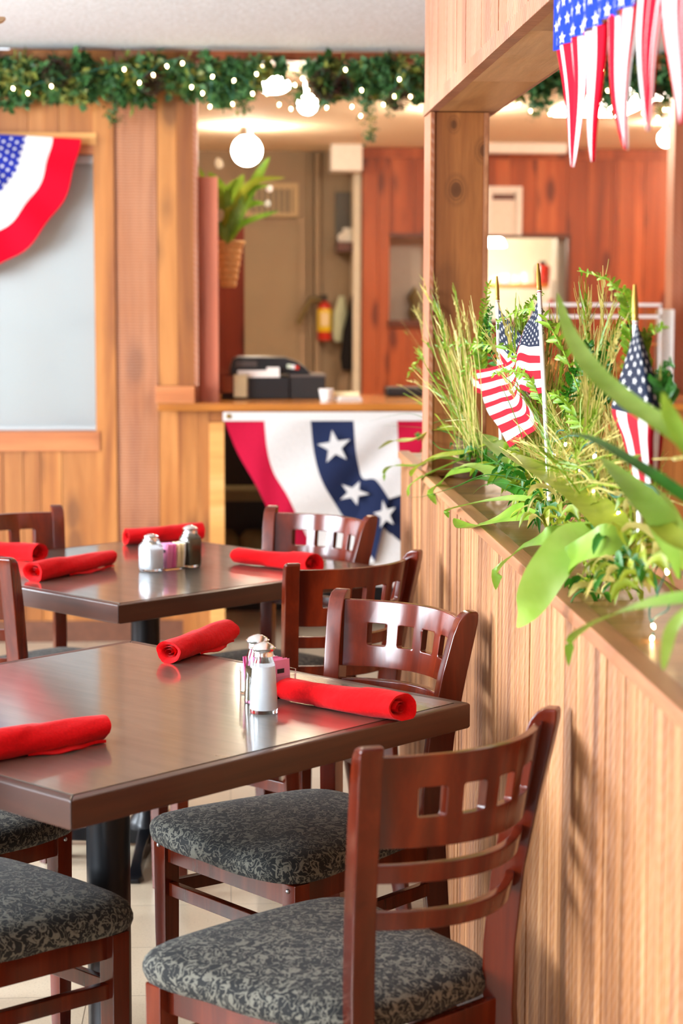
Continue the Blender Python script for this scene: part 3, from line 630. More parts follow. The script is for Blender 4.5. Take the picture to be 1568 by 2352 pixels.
def caddy(x, y, rz, lx, ly, h, label, packs, grp):
    t = empty('sweetener_caddy', (x, y, TZ), rz, label, 'caddy'); th = .0025
    mb = MB(); mb.box((-lx/2, -ly/2, 0), (lx/2, ly/2, th))
    for a, b in (((-lx/2, -ly/2, th), (lx/2, -ly/2+th, h)), ((-lx/2, ly/2-th, th), (lx/2, ly/2, h)), ((-lx/2, -ly/2+th, th), (-lx/2+th, ly/2-th, h*.8)), ((lx/2-th, -ly/2+th, th), (lx/2, ly/2-th, h*.8))): mb.box(a, b)
    mb.build('clear_box', 'acryl', t, smooth=0)
    n = len(packs); mt = Matrix.Translation((x, y, TZ)) @ Matrix.Rotation(rz, 4, 'Z')
    base = {}
    for i, (mat, dz) in enumerate(packs):
        u = -lx/2+.008+(lx-.016)*(i+.5)/n; w_ = ly-.012
        loc = mt @ Vector((u, R.uniform(-.001, .001), .004))
        if mat not in base:
            mb = MB(); mb.mi = 0; mb.rings([[(-.0014, -w_/2, 0), (-.0014, w_/2, 0), (.0014, w_/2, 0), (.0014, -w_/2, 0)], [(-.0022, -w_/2, .03), (-.0022, w_/2, .03), (.0022, w_/2, .03), (.0022, -w_/2, .03)], [(-.0006, -w_/2, .064), (-.0006, w_/2, .064), (.0006, w_/2, .064), (.0006, -w_/2, .064)]])
            mb.mi = 1; mb.box((-.0026, -w_*.22, .040), (-.0023, w_*.1, .048)); o = mb.build('sweetener_packet', [mat, 'blk'], smooth=0); base[mat] = o
        else: o = base[mat].copy(); COL.objects.link(o)
        o.location = loc; o.rotation_euler = (0, R.uniform(-.03, .16), rz)
        nm = {'pink': 'pink paper sweetener packet', 'pink2': 'rose pink sweetener packet', 'ylw': 'cream sugar packet', 'white': 'white sugar packet'}[mat]
        tag(o, nm+' standing in the clear caddy on the '+grp, 'packet', nm+'s in the caddy on the '+grp)
caddy(-.152, 5.065, .62, .072, .046, .046, 'clear caddy of pink and cream sweetener packets between the far shakers', [('pink', 0)]*3+[('pink2', 0)]*2+[('pink', 0)]+[('ylw', 0)]*4+[('white', 0)], 'far table')
caddy(.068, 3.432, 2.25, .085, .062, .05, 'clear caddy of sweetener packets behind the near salt shaker', [('pink', 0)]*3+[('pink2', 0)]*2+[('white', 0)]*2+[('ylw', 0)]*2+[('pink2', 0)]*2, 'near table')
# ---------------------------------------------------------------- bar lamps
def globe(px, py, Y, r, label, flat=1.0, em='globe'):
    c = at(px, py, Y); t = empty('ceiling_globe_lamp' if flat == 1 else 'ceiling_dome_lamp', c, 0, label, 'lamp', None)
    mb = MB(); mb.sphere((0, 0, 0), r, 24, sz=flat); mb.build('glass_globe', em, t)
    mb = MB(); zt = ZC+.012-c.z; mb.lathe([(.001, r*flat*.93), (r*.5, r*flat*.93), (r*.55, max(zt, r*flat*.93+.01)), (.001, max(zt, r*flat*.93+.01))]); mb.build('mount', 'chrome', t)
    return t
globe(567, 346, 11.9, .09, 'round white glowing globe lamp hanging in the middle of the bar opening')
globe(628, 196, 8.75, .075, 'flattened glowing dome lamp just behind the garland above the opening', .5)
globe(706, 240, 8.85, .045, 'small bare glowing bulb lamp under the pinecone of the garland')
globe(1530, 318, 11.4, .05, 'glowing globe lamp low at the right, below the pennant tails')
def ceil_light(px, py, Y, sx, sy, label):
    c = at(px, py, Y); c.z = ZC+.011
    t = empty('ceiling_light_panel', c, 0, label, 'ceiling light')
    mb = MB(); mb.box((-sx/2, -sy/2, -.035), (sx/2, sy/2, -.001)); mb.build('housing', 'white', t, bevel=.004)
    mb = MB(); mb.box((-sx/2+.02, -sy/2+.02, -.045), (sx/2-.02, sy/2-.02, -.0355)); mb.build('diffuser', 'tube', t, bevel=.004)
ceil_light(1380, 250, 10.2, .42, .8, 'bright ceiling light panel glowing behind the right part of the garland')
ceil_light(1700, 235, 9.4, 1.2, .6, 'long unseen light panel added past the right frame edge to brighten the bar')  # extra panel out of view, added to light the bar room
mb = MB(); c = at(1205, 351, 13.1); mb.box((c.x-.27, 13.0, ZC-.055), (c.x+.27, 13.12, ZC+.011)); tag(mb.build('air_diffuser', 'white', bevel=.004, org=(c.x, 13.06, ZC)), 'thin white strip diffuser on the ceiling above the framed sign', 'diffuser')
mb = MB(); a, b = at(760, 377, 13.2), at(832, 377, 13.2); mb.box((a.x, 13.2, at(800, 392, 13.2).z), (b.x, 13.5, ZC+.011)); tag(mb.build('ceiling_box', 'white', bevel=.006, org=((a.x+b.x)/2, 13.3, 2.4)), 'plain white box fixed to the ceiling beside the red cedar wall', 'box')
# ---------------------------------------------------------------- things in the bar
Yr = 8.42
rg = at(640, 900, Yr); cz = ct
reg = empty('cash_register', (rg.x, Yr, cz), 0, 'black cash register with rounded hood on the wooden counter', 'cash register')
def R_(px, py, Y=Yr): p = at(px, py, Y); return (p.x-rg.x, p.z-cz)
mb = MB(); a = R_(570, 925); b = R_(664, 862); c = R_(747, 866)
zf = R_(600, 866)[1]; mb.box((a[0], -.02, .001), (b[0], .28, zf)); mb.build('drawer_box', 'blackp', reg, bevel=.004)
mb = MB(); mb.mi = 0; mb.box((b[0]+.001, -.01, .001), (c[0], .26, zf)); mb.build('side_box', 'dark', reg, bevel=.004)
mb = MB(); mb.box((b[0]+.002, -.012, zf+.0005), (c[0]+.004, .26, zf+.01)); mb.build('side_lid', 'greyp', reg, bevel=.002)
# hood
prof = [R_(x, y) for x, y in ((531, 866), (528, 850), (534, 826), (545, 821), (600, 821), (655, 822), (680, 830), (700, 843), (716, 864))]
zb_ = zf+.011; P = [(x, max(z, zb_)) for x, z in prof]
mb = MB(); mb.rings([[(x, yy, z) for x, z in P] for yy in (.02, .25)]); mb.build('hood', 'blackp', reg, bevel=.004)
mb = MB(); x0, z0 = R_(541, 843); x1, z1 = R_(590, 830); mb.box((x0, .014, z0), (x1, .0195, z1)); mb.build('display', 'greyp', reg, bevel=.002)
mb = MB(); x0, z0 = R_(612, 866); x1, z1 = R_(641, 843); mb.box((x0, -.03, z0), (x1, -.022, z1)); x0, z0 = R_(545, 866); x2, z2 = R_(612, 850); mb.box((x0, -.03, z0), (x2, -.024, z2)); mb.build('receipt_paper', 'paper', reg, smooth=0)
mb = MB(); 
for i, mt in enumerate(('mint', 'white', 'red')):
    x0, z0 = R_(659+i*9, 846+i*1.5); x1, z1 = R_(659+i*9+9.5, 837+i*1.5); mb.mi = i; mb.box((x0, .012, z0), (x1, .0195, z1))
mb.build('tricolour_sticker', ['mint', 'white', 'red'], reg, smooth=0)
Yh = 8.36; c = at(540, 925, Yh); ch_ = empty('card_holder', (c.x, Yh, cz), 0, 'clear acrylic holder full of cards to the left of the cash register', 'holder')
mb = MB(); x0, x1 = at(505, 900, Yh).x-c.x, at(571, 900, Yh).x-c.x; zt = at(540, 858, Yh).z-cz; mb.box((x0, 0, .001), (x1, .004, zt)); mb.box((x0, .006, .001), (x0+.004, .09, zt)); mb.box((x1-.004, .006, .001), (x1, .09, zt)); mb.box((x0, -.0, zt+.001), (x1, .09, zt+.006)); mb.build('acrylic_box', 'acryl', ch_, smooth=0)
mb = MB(); mb.box((x0+.01, .02, .03), (x0+.055, .03, zt-.012), 0); mb.box((x0+.06, .012, .01), (x1-.008, .02, zt-.006), 1); mb.box((x0+.006, .04, .001), (x1-.006, .085, .05), 2); mb.build('cards', ['redced', 'ylw', 'blk'], ch_, smooth=0)
Yc = 8.3
mb = MB(); c = at(747, 922, Yc); mb.lathe([(.001, .001), (.024, .001), (.033, .05), (.031, .05), (.022, .004), (.001, .004)], n=24); tag(mb.build('white_cup', 'white', org=None, smooth=50), 'small white bowl-shaped cup on the counter beside the register', 'cup').location = (c.x+.004, Yc, cz)
mb = MB(); c = at(798, 920, Yc); 
for i in range(3): mb.box((-.05+.004*i, -.05, .0002+i*.006), (.055-.003*i, .05, .0055+i*.006))
o = tag(mb.build('paper_stack', 'paper', bevel=.001), 'loose white papers stacked on the counter right of the white cup', 'papers'); o.location = (c.x, Yc+.03, cz); o.rotation_euler.z = .2
mb = MB(); mb.box((-.055, -.03, 0), (.055, .03, .017)); o = tag(mb.build('napkin_pack', 'ylw', bevel=.003), 'cream packet lying on top of the papers on the counter', 'packet'); o.location = (c.x-.002, Yc+.05, cz+.0178)
mb = MB(); a, b = at(884, 905, 8.7), at(968, 905, 8.7); mb.box((a.x, 8.6, cz), (b.x, 8.75, at(900, 888, 8.7).z)); tag(mb.build('tray', 'dark', bevel=.01, org=((a.x+b.x)/2, 8.67, cz)), 'low dark tray at the back of the counter left of the post', 'tray')
# fire extinguisher
Ye = 13.78; c = at(745, 735, Ye); fe = empty('fire_extinguisher', (c.x, Ye, at(745, 782, Ye).z), 0, 'red fire extinguisher with yellow label hanging on the taupe wall', 'fire extinguisher')
H = at(745, 690, Ye).z-at(745, 782, Ye).z; r_ = .052
mb = MB(); mb.lathe([(.001, 0), (r_*.9, 0), (r_, .015), (r_, H*.82), (r_*.8, H*.9), (r_*.35, H*.97), (.001, H)], n=24); mb.build('cylinder', 'red', fe)
mb = MB(); mb.lathe([(r_*1.001, H*.22), (r_*1.02, H*.23), (r_*1.02, H*.78), (r_*1.001, H*.79)], n=24); mb.build('label_band', 'yel', fe)
mb = MB(); mb.box((-.03, -r_*1.04-.004, H*.36), (.03, -r_*1.02, H*.7)); mb.build('label_text_panel', 'ylw', fe, bevel=.001)
mb = MB(); mb.lathe([(.001, H), (.016, H), (.016, H+.03), (.001, H+.03)], n=12); mb.box((-.05, -.01, H+.03), (.02, .01, H+.04)); mb.build('valve', 'blackp', fe)
mb = MB(); q0 = [at(x, y, Ye).x-c.x for x, y in ((738, 700), (715, 700), (700, 715), (684, 745))]; zz = [at(745, y, Ye).z-fe.location.z for y in (690, 688, 710, 745)]
mb.tube([(x_, -.02, z_) for x_, z_ in zip(q0, zz)], .022, 10); mb.build('hose_horn', 'oliv', fe)
# coats
def hang(name, pts, Y, mat, label, cat, d=.08):
    n = len(pts); c = at(pts[0][0], pts[0][1], Y); rs = []
    for (xc, y, w_) in pts:
        p = at(xc, y, Y); hw2 = w_/2/FPX*Y; ring = []
        for j in range(20):
            a = 2*math.pi*j/20; k = 1+.13*math.sin(5*a+y*.02); ring.append((p.x+hw2*math.cos(a)*k, Y+d*math.sin(a)*k*.6, p.z))
        rs.append(ring)
    mb = MB(); mb.rings(rs); return tag(mb.build(name, mat, org=(c.x, Y, c.z), smooth=60), label, cat)
hang('hanging_jacket', [(821, 625, 4), (821, 650, 14), (815, 700, 26), (808, 760, 40), (804, 820, 44), (808, 850, 42)], 13.7, 'coat', 'black jacket hanging on the wall beside the red cedar wall', 'jacket')
hang('hanging_apron', [(806, 846, 20), (800, 870, 44), (798, 905, 48), (798, 930, 50)], 13.76, 'grayf', 'grey apron hanging below the black jacket', 'apron')
hang('hanging_towel', [(784, 680, 12), (780, 720, 30), (779, 770, 28), (777, 785, 14)], 13.8, 'mint', 'pale green towel hanging between extinguisher and black jacket', 'towel', .03)
# niche with white bag
a, b = at(771, 440, 13.8), at(829, 580, 13.8)
nb = empty('wall_niche_shelf', ((a.x+b.x)/2, 13.8, b.z), 0, 'dark wall niche with a brown shelf above the black jacket', 'shelf')
mb = MB(); mb.box((a.x, 13.86, b.z), (b.x, 13.895, a.z)); mb.build('niche_back', 'slate', nb, org=nb.location, smooth=0)
mb = MB(); zz = at(800, 557, 13.8).z; mb.box((a.x, 13.65, b.z), (b.x, 13.855, zz)); mb.build('shelf_board', 'frame', nb, org=nb.location, bevel=.004)
mb = MB(); c = at(800, 556, 13.72)
rs = [[(c.x+k*.07*math.cos(6.283*j/16)*(1+.15*math.sin(3*j)), 13.73+k*.04*math.sin(6.283*j/16), zz+h_) for j in range(16)] for k, h_ in ((.9, .001), (1.1, .03), (.9, .06), (.5, .075), (.55, .1))]
mb.rings(rs); tag(mb.build('white_bag', 'white', smooth=60, org=(c.x, 13.73, zz)), 'crumpled white bag on the shelf of the dark wall niche', 'bag')
# framed sign on red wall
a, b = at(1118, 428, 13.44), at(1197, 540, 13.44)
sg = empty('framed_sign', ((a.x+b.x)/2, 13.46, b.z), 0, 'white wooden framed sign on the red cedar wall above the pass-through', 'sign')
mb = MB(); mb.box((a.x, 13.44, b.z), (b.x, 13.46, a.z)); mb.build('panel', 'paper', sg, org=sg.location, bevel=.003)
mb = MB(); t_ = .035
for p, r_ in (((a.x, 13.42, b.z), (a.x+t_, 13.44, a.z)), ((b.x-t_, 13.42, b.z), (b.x, 13.44, a.z)), ((a.x+t_, 13.42, a.z-t_), (b.x-t_, 13.44, a.z))): mb.box(p, r_)
mb.build('frame', 'white', sg, org=sg.location, bevel=.002)
mb = MB(); mb.box((a.x+.04, 13.43, a.z-.09), (b.x-.05, 13.438, a.z-.055)); mb.build('carved_slot', 'frame', sg, org=sg.location, smooth=0)
# kitchen seen through the opening
mb = MB(); a, b = at(1100, 652, 14.2), at(1262, 662, 14.2); mb.box((a.x, 14.15, b.z), (b.x, 14.4, a.z)); tag(mb.build('orange_shelf', 'orng', bevel=.003, org=((a.x+b.x)/2, 14.3, b.z)), 'orange wooden shelf inside the lit pass-through', 'shelf')
for i, (px, w_, h_, mt, lb) in enumerate(((1135, .05, .05, 'ylw', 'small yellow box on the orange shelf, first from the post'), (1158, .06, .07, 'pink', 'small pink box on the orange shelf beside the yellow one'), (1185, .05, .06, 'mint', 'small pale green box on the orange shelf'), (1205, .04, .08, 'white', 'small white carton on the orange shelf beside the red canister'))):
    p = at(px, 650, 14.25); mb = MB(); mb.box((-w_/2, -.03, 0), (w_/2, .03, h_)); o = tag(mb.build('shelf_box', mt, bevel=.003), lb, 'box'); o.location = (p.x, 14.25, a.z+.0005)
p = at(1246, 652, 14.22); t = empty('red_canister', (p.x, 14.24, a.z), 0, 'red canister with dark cap on the orange shelf', 'canister')
mb = MB(); mb.lathe([(.001, .001), (.055, .001), (.058, .12), (.045, .14), (.001, .14)], n=20); mb.build('body', 'red', t)
mb = MB(); mb.lathe([(.001, .141), (.025, .141), (.025, .17), (.001, .17)], n=16); mb.build('cap', 'blackp', t)
p = at(1270, 690, 13.8); t = empty('white_bottle', (p.x, 13.75, oz0+.0), 0, 'round white bottle with red base standing in the pass-through', 'bottle')
mb = MB(); hb = at(1270, 640, 13.75).z-oz0; mb.lathe([(.001, hb*.5), (.04, hb*.5), (.042, hb*.8), (.03, hb), (.001, hb*1.02)], n=20); mb.build('body', 'white', t)
mb = MB(); mb.lathe([(.001, -.0), (.045, -.0), (.045, hb*.499), (.001, hb*.499)], n=20); mb.build('base', 'red', t)
c = at(1128, 555, 14.1); ceil_p = None; t = empty('pendant_lamp', c, 0, 'glowing white lamp shade inside the pass-through beside the post', 'lamp')
mb = MB(); mb.lathe([(.10, -.035), (.105, -.03), (.08, .02), (.03, .035), (.001, .036), (.001, .03), (.07, .01), (.095, -.033)], n=24); mb.lathe([(.001, -.03), (.09, -.03), (.09, -.02), (.001, -.02)], n=24); mb.build('lamp_shade', 'globe', t)
mb = MB(); mb.tube([(0, 0, .036), (0, 0, 2.5-c.z)], .005); mb.build('cord', 'blackp', t)
c = at(958, 610, 13.62); mb = MB()
mb.lathe([(.001, 0), (.03, 0), (.05, .05), (.03, .1), (.055, .16), (.03, .2), (.001, .24)], n=12); o = tag(mb.build('green_ornament', 'oliv', smooth=60), 'dull green ornament standing in the pass-through left of the post', 'ornament'); o.location = (c.x, 13.75, oz0)
# pastry case on the counter
Yd = 8.34; a, b = at(1245, 700, Yd), at(1512, 920, Yd)
pc = empty('pastry_case', ((a.x+b.x)/2, Yd+.15, cz), 0, 'clear acrylic pastry case with white edges on the counter behind the plants', 'display case')
x0, x1 = a.x, b.x; z1 = at(1400, 700, Yd).z; zs_ = [at(1400, k, Yd).z for k in (727, 790, 860, 905)]
mb = MB()
for yy in (Yd, Yd+.32): mb.box((x0, yy, cz), (x1, yy+.004, z1))
for xx in (x0, x1-.004): mb.box((xx, Yd+.005, cz), (xx+.004, Yd+.319, z1))
mb.build('acrylic_panels', 'acryl', pc, org=pc.location, smooth=0)
mb = MB(); e = .014
for zz in (z1, zs_[0]): mb.box((x0-.004, Yd-.006, zz-e/2), (x1+.004, Yd-.001, zz+e/2))
mb.box((x1-.006, Yd-.006, cz), (x1+.004, Yd-.001, z1)); mb.box((x0, Yd+.005, z1+.0005), (x1, Yd+.319, z1+.006)); mb.box((x1+.05, Yd-.006, cz), (x1+.06, Yd+.3, z1-.02))
mb.build('white_edges', 'white', pc, org=pc.location, smooth=0)
for zz in zs_[1:]:
    mb = MB(); mb.box((x0+.006, Yd+.006, zz-.006), (x1-.006, Yd+.316, zz)); mb.build('shelf', 'orng', pc, org=pc.location, smooth=0)
rr = random.Random(3); k = 0
for zi, zz in enumerate(zs_[1:]):
    for i in range(9):
        px_ = x0+.05+(x1-x0-.1)*(i+.5)/9; mb = MB(); rx_, rz_ = rr.uniform(.032, .042), rr.uniform(.022, .04)
        for_ = [[(rx_*math.cos(6.283*j/14)*s_, .06*math.sin(6.283*j/14)*s_, h_*rz_) for j in range(14)] for s_, h_ in ((.75, 0), (1, .5), (.9, 1.2), (.6, 1.6), (.1, 1.75))]
        mb.rings(for_); o = mb.build('pastry', 'bread', smooth=70); o.location = (px_, Yd+.12+rr.uniform(-.02, .03), zz+.0005)
        tag(o, 'golden baked pastry on the %s shelf of the acrylic case' % ('top', 'middle', 'bottom')[zi], 'pastry', 'pastries on the %s shelf of the case' % ('top', 'middle', 'bottom')[zi])
# rack below the counter
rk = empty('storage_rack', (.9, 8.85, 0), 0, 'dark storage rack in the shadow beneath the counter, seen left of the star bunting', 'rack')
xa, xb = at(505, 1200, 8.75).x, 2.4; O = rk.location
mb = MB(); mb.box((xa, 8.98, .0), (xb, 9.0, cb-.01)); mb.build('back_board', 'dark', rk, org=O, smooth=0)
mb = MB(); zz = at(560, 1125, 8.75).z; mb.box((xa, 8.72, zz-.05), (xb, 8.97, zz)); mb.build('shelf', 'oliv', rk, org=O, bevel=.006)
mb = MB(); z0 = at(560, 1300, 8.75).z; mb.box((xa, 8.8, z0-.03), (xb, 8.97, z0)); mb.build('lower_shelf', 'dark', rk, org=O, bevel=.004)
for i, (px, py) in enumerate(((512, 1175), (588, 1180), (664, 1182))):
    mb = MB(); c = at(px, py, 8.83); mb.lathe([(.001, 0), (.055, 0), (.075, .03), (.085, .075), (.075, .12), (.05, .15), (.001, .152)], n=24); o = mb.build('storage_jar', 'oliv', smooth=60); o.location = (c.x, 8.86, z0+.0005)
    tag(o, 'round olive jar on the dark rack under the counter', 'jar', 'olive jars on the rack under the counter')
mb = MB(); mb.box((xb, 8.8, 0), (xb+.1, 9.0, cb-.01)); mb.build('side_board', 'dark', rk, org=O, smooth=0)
# hanging plant in wicker cone
c = at(524, 560, 8.5); pb = empty('wicker_basket', (c.x, 8.5, at(524, 660, 8.5).z), 0, 'cone-shaped wicker wall basket hanging beside the pink cedar post', 'basket')
mb = MB(); Hb = at(524, 557, 8.5).z-pb.location.z; prof = [(.001, 0), (.03, 0)]
for i in range(1, 15): u = i/14; prof += [(.03+.035*u**.8+(.003 if i % 2 else -.002), Hb*u)]
prof += [(.055, Hb), (.05, Hb*.9), (.001, Hb*.85)]
mb.lathe(prof, n=20); mb.build('woven_cone', 'wicker', pb, smooth=30)
mb = MB(); mb.tube([(.067*math.cos(6.283*i/20), .067*math.sin(6.283*i/20), Hb) for i in range(21)], .008, 8); mb.build('rim', 'wicker', pb)
def leafw(mb, pts, w, fold=.15, n=14, nrm=None, tip=.12, base=.25):
    pts = [Vector(p) for p in pts]; vs = []; mb.rnd()
    for i in range(n+1):
        u = i/n; p = cr(pts, u); q_ = cr(pts, min(1, u+.03)); q0 = cr(pts, max(0, u-.03)); t = (q_-q0).normalized()
        nn = (nrm or (-FW*.8+UP*.4)); s = t.cross(nn).normalized(); up = s.cross(t)
        ww = w/2*(min(1, (u/base)**.7) if u < base else 1)*(1 if u < .5 else max(0, 1-((u-.5)/.5)**2.0))+.0004
        vs += [p-s*ww+up*ww*fold, p-up*ww*fold*.3, p+s*ww+up*ww*fold]
    fs = []
    for i in range(n):
        for j in (0, 1): a = i*3+j; fs.append((a, a+1, a+4, a+3))
    mb.add(vs, fs)
def pp(l, Y): return [at(x, y, Y+(d if len(r) else 0)) for x, y, *r in l for d in [r[0] if r else 0]]
ht = empty('peace_lily', (c.x, 8.5, pb.location.z+Hb*.9), 0, 'green peace lily with white blooms growing from the wicker basket', 'plant')
mb = MB()
for pts, w_ in (([(520, 560), (516, 480), (500, 430), (478, 395)], .09), ([(525, 560), (540, 480), (580, 420), (655, 408)], .05), ([(520, 558), (535, 500), (575, 470), (610, 468)], .05), ([(524, 558), (520, 500), (540, 440), (560, 400)], .09), ([(518, 558), (505, 500), (502, 460), (510, 420)], .07), ([(526, 560), (550, 520), (590, 500), (640, 485)], .04), ([(522, 560), (560, 470), (595, 400), (620, 360)], .06), ([(520, 560), (490, 470), (470, 420), (458, 385)], .04), ([(524, 560), (535, 520), (545, 480), (570, 450)], .07), ([(520, 560), (512, 530), (515, 500), (530, 470)], .06), ([(524, 560), (530, 500), (520, 450), (545, 410)], .07), ([(520, 560), (545, 500), (570, 440), (625, 425)], .05)):
    mb.mi = R.choice([0, 1, 1]); leafw(mb, [at(x, y, 8.45+R.uniform(-.03, .05)-i*.012) for i, (x, y) in enumerate(pts)], w_*.8)
mb.build('leaves', ['leafo', 'leaf'], ht, org=ht.location, smooth=80)
for x, y, dx, dy in ((505, 388, -6, -26), (612, 430, 12, 10), (607, 466, 14, 6), (506, 480, -2, 30)):
    mb = MB(); leafw(mb, [at(x, y, 8.4), at(x+dx/2, y+dy/2, 8.4), at(x+dx, y+dy, 8.4)], .035, .3); mb.build('white_bloom', 'lflm', ht, org=ht.location, smooth=80)

# ---------------------------------------------------------------- cloth : stars, flags, buntings
def star2d(r, rot=0): return [((r if i % 2 == 0 else r*.40)*math.cos(math.pi/2+rot+i*math.pi/5), (r if i % 2 == 0 else r*.40)*math.sin(math.pi/2+rot+i*math.pi/5)) for i in range(10)]
def addstar(mb, fn, cx, cy, rx_, ry_, off, mi, rot=0, both=True):
    c = fn(cx, cy); e = 1e-3; du = (fn(cx+e, cy)-fn(cx-e, cy)); dv = (fn(cx, cy+e)-fn(cx, cy-e)); n = du.cross(dv).normalized()
    for s in ((1, -1) if both else (1,)):
        vs = [fn(cx+x*rx_, cy-y*ry_)+n*off*s for x, y in star2d(1, rot)]+[c+n*off*s]
        mb.add(vs, [(i, (i+1) % 10, 10) for i in range(10)], mi)
def knots(K, x):
    for i in range(len(K)-1):
        if x <= K[i+1]+1e-9 or i == len(K)-2: return (i+(x-K[i])/(K[i+1]-K[i]))/(len(K)-1)
def flagmesh(mb, ctrl, ku, kv, mats=(0, 1, 2)):   # ctrl[v][u] vectors
    def F(u, v):
        u = min(max(u, 0), 1); v = min(max(v, 0), 1)
        tu, tv = knots(ku, u), knots(kv, v); row = [cr(r_, tu) for r_ in ctrl]; p = cr(row, tv)
        return p
    def col(u, v):
        if u < .4 and v < 7/13: return mats[2]
        return mats[0] if int(v*13) % 2 == 0 else mats[1]
    mb.grid(F, 50, 39, mf=col)
    for r_ in range(9):
        for c_ in range(6 if r_ % 2 == 0 else 5):
            addstar(mb, F, .4*((c_+.5 if r_ % 2 == 0 else c_+1)/6), 7/13*(r_+1)/10, .016, .026, .0006, mats[1])
def stick(name, top, bot, ctrl, ku, kv, label, text=False):
    top, bot = Vector(top), Vector(bot); t = empty('small_flag', bot, 0, label, 'flag', None)
    d = (top-bot).normalized()
    mb = MB(); mb.tube([bot, top], .0042, 12); mb.build('stick', 'white', t, org=bot)
    mb = MB(); prof = [(0, .0046), (.003, .0048), (.006, .004), (.008, .0048), (.011, .0042), (.018, .0045), (.03, .0042), (.047, .0025), (.052, .0022)]
    mb.tube([top+d*a for a, r_ in prof], [r_ for a, r_ in prof], 12); mb.build('gold_tip', 'goldtip', t, org=bot)
    mb = MB(); mb.tube([top-d*.004, top-d*.0025], .0045, 12); mb.build('red_ring', 'sred', t, org=bot)
    mb = MB(); flagmesh(mb, ctrl, ku, kv); mb.build('cloth', ['sred', 'fwhite', 'snavy'], t, org=bot, smooth=80)
    if text:
        cu = bpy.data.curves.new('stick_lettering', 'FONT'); cu.body = 'MADE IN U.S.A.'; cu.size = .0075; cu.extrude = .0001
        o = bpy.data.objects.new('stick_lettering', cu); COL.objects.link(o)
        xx = -d; zz = (-FW+RT*.9).normalized(); zz = (zz-xx*zz.dot(xx)).normalized(); yy = zz.cross(xx)
        mt = Matrix((xx, yy, zz)).transposed().to_4x4(); mt.translation = top-d*.035+zz*.0046-yy*.0025
        dg = bpy.context.evaluated_depsgraph_get(); me = bpy.data.meshes.new_from_object(o.evaluated_get(dg)); bpy.data.objects.remove(o)
        me.transform(mt); me.transform(Matrix.Translation(-bot)); me.materials.clear(); me.materials.append(M['blk'])
        o = bpy.data.objects.new('lettering', me); COL.objects.link(o); o.parent = t
    return t
M['goldtip'] = plain('gold_tip', '#b08c3c', .35, .7)
def cx(rows, X, dx=None): return [[atX(x, y, X+(d[0] if d else 0)) for x, y, *d in r_] for r_ in rows]
XF = .555
stick('f1', atX(1238, 668, XF), atX(1262, 1150, XF), cx([
    [(1238, 684), (1218, 728), (1203, 755), (1178, 822, .012), (1134, 842), (1092, 850, .01)],
    [(1244, 795), (1217, 797), (1190, 802, -.006), (1186, 905, .008), (1150, 925), (1116, 938, .01)],
    [(1247, 850), (1217, 852), (1184, 852, -.006), (1208, 940, .010), (1176, 963), (1142, 978, .01)],
    [(1250, 902), (1225, 905), (1195, 900, -.004), (1234, 974, .012), (1205, 1003, .006), (1170, 1028, .01)]], XF), [0, .22, .4, .56, .8, 1], [0, .54, .77, 1],
    'small stars and stripes flag on a white lettered stick, fully visible', True)
stick('f2', atX(1142, 690, .572), atX(1150, 1010, .575), cx([
    [(1141, 705), (1198, 772), (1216, 800, .02), (1226, 830, .02), (1236, 860, .02)],
    [(1143, 790), (1196, 850), (1200, 880, .02), (1210, 900, .02), (1220, 915, .02)],
    [(1143, 830), (1150, 868), (1120, 872, .01), (1096, 868, .015), (1086, 850, .015)],
    [(1144, 870), (1140, 890), (1116, 905, .01), (1092, 900, .015), (1082, 885, .015)]], .575), [0, .4, .6, .8, 1], [0, .54, .8, 1],
    'small stars and stripes flag half hidden by fern behind the foremost one')
stick('f3', atX(1459, 738, .57), atX(1470, 1250, .57), cx([
    [(1464, 745), (1492, 830, -.005), (1524, 945), (1522, 1010), (1512, 1100)],
    [(1463, 746, -.004), (1466, 835, -.02), (1475, 955, -.03), (1478, 1020, -.03), (1488, 1110, -.03)],
    [(1460, 748), (1430, 845, -.005), (1404, 938), (1428, 1005), (1448, 1085)],
    [(1460, 750, .01), (1460, 850, .03), (1450, 940, .04), (1460, 990, .04), (1470, 1060, .04)]], .57), [0, .2, .4, .7, 1], [0, .27, .54, 1],
    'small stars and stripes flag at the right, draped like a tent behind blurred leaves')
# counter bunting
Yb = 8.035
L0 = [(515, 966), (545, 1040), (585, 1110), (615, 1170), (650, 1240), (690, 1310)]
L1 = [(607, 966), (613, 1030), (628, 1085), (658, 1135), (682, 1185), (740, 1310)]
L2 = [(713, 966), (721, 1040), (737, 1100), (768, 1155), (806, 1205), (860, 1290)]
L3 = [(812, 966), (816, 1030), (826, 1080), (846, 1130), (868, 1190), (990, 1270)]
L3b = [(812, 966), (816, 1030), (824, 1072), (834, 1100), (862, 1102), (893, 1145)]
L4 = [(912, 966), (914, 1000), (916, 1040), (925, 1080), (935, 1110), (960, 1125)]
L5 = [(1012, 966), (1008, 1000), (1004, 1040), (1000, 1080), (998, 1110), (995, 1130)]
def cv(L, u, Y=Yb): return cr([at(x, y, Y) for x, y in L], u)
def fold(u, v): return .018*math.sin(v*2.2+u*7)*u+.008*math.sin(u*11+v*5)
bt = empty('counter_bunting', at(765, 955, Yb), 0, 'red white and navy bunting with white stars draped from the counter edge', 'bunting')
mb = MB()
def band(A, B, mi, dy=0, v0=0, nu=28):
    def F(u, v): p = cv(A, u)*(1-v)+cv(B, u)*v; return p+Vector((0, dy+fold(u, v0+v*.6), 0))
    mb.grid(F, nu, 8, mi=mi); return F
band(L0, L1, 0, 0, 0); band(L1, L2, 1, 0, .6); FB = band(L2, L3b, 2, 0, 1.2); band(L3b, L4, 1, .0, 1.8); band(L4, L5, 0, 0, 2.4)
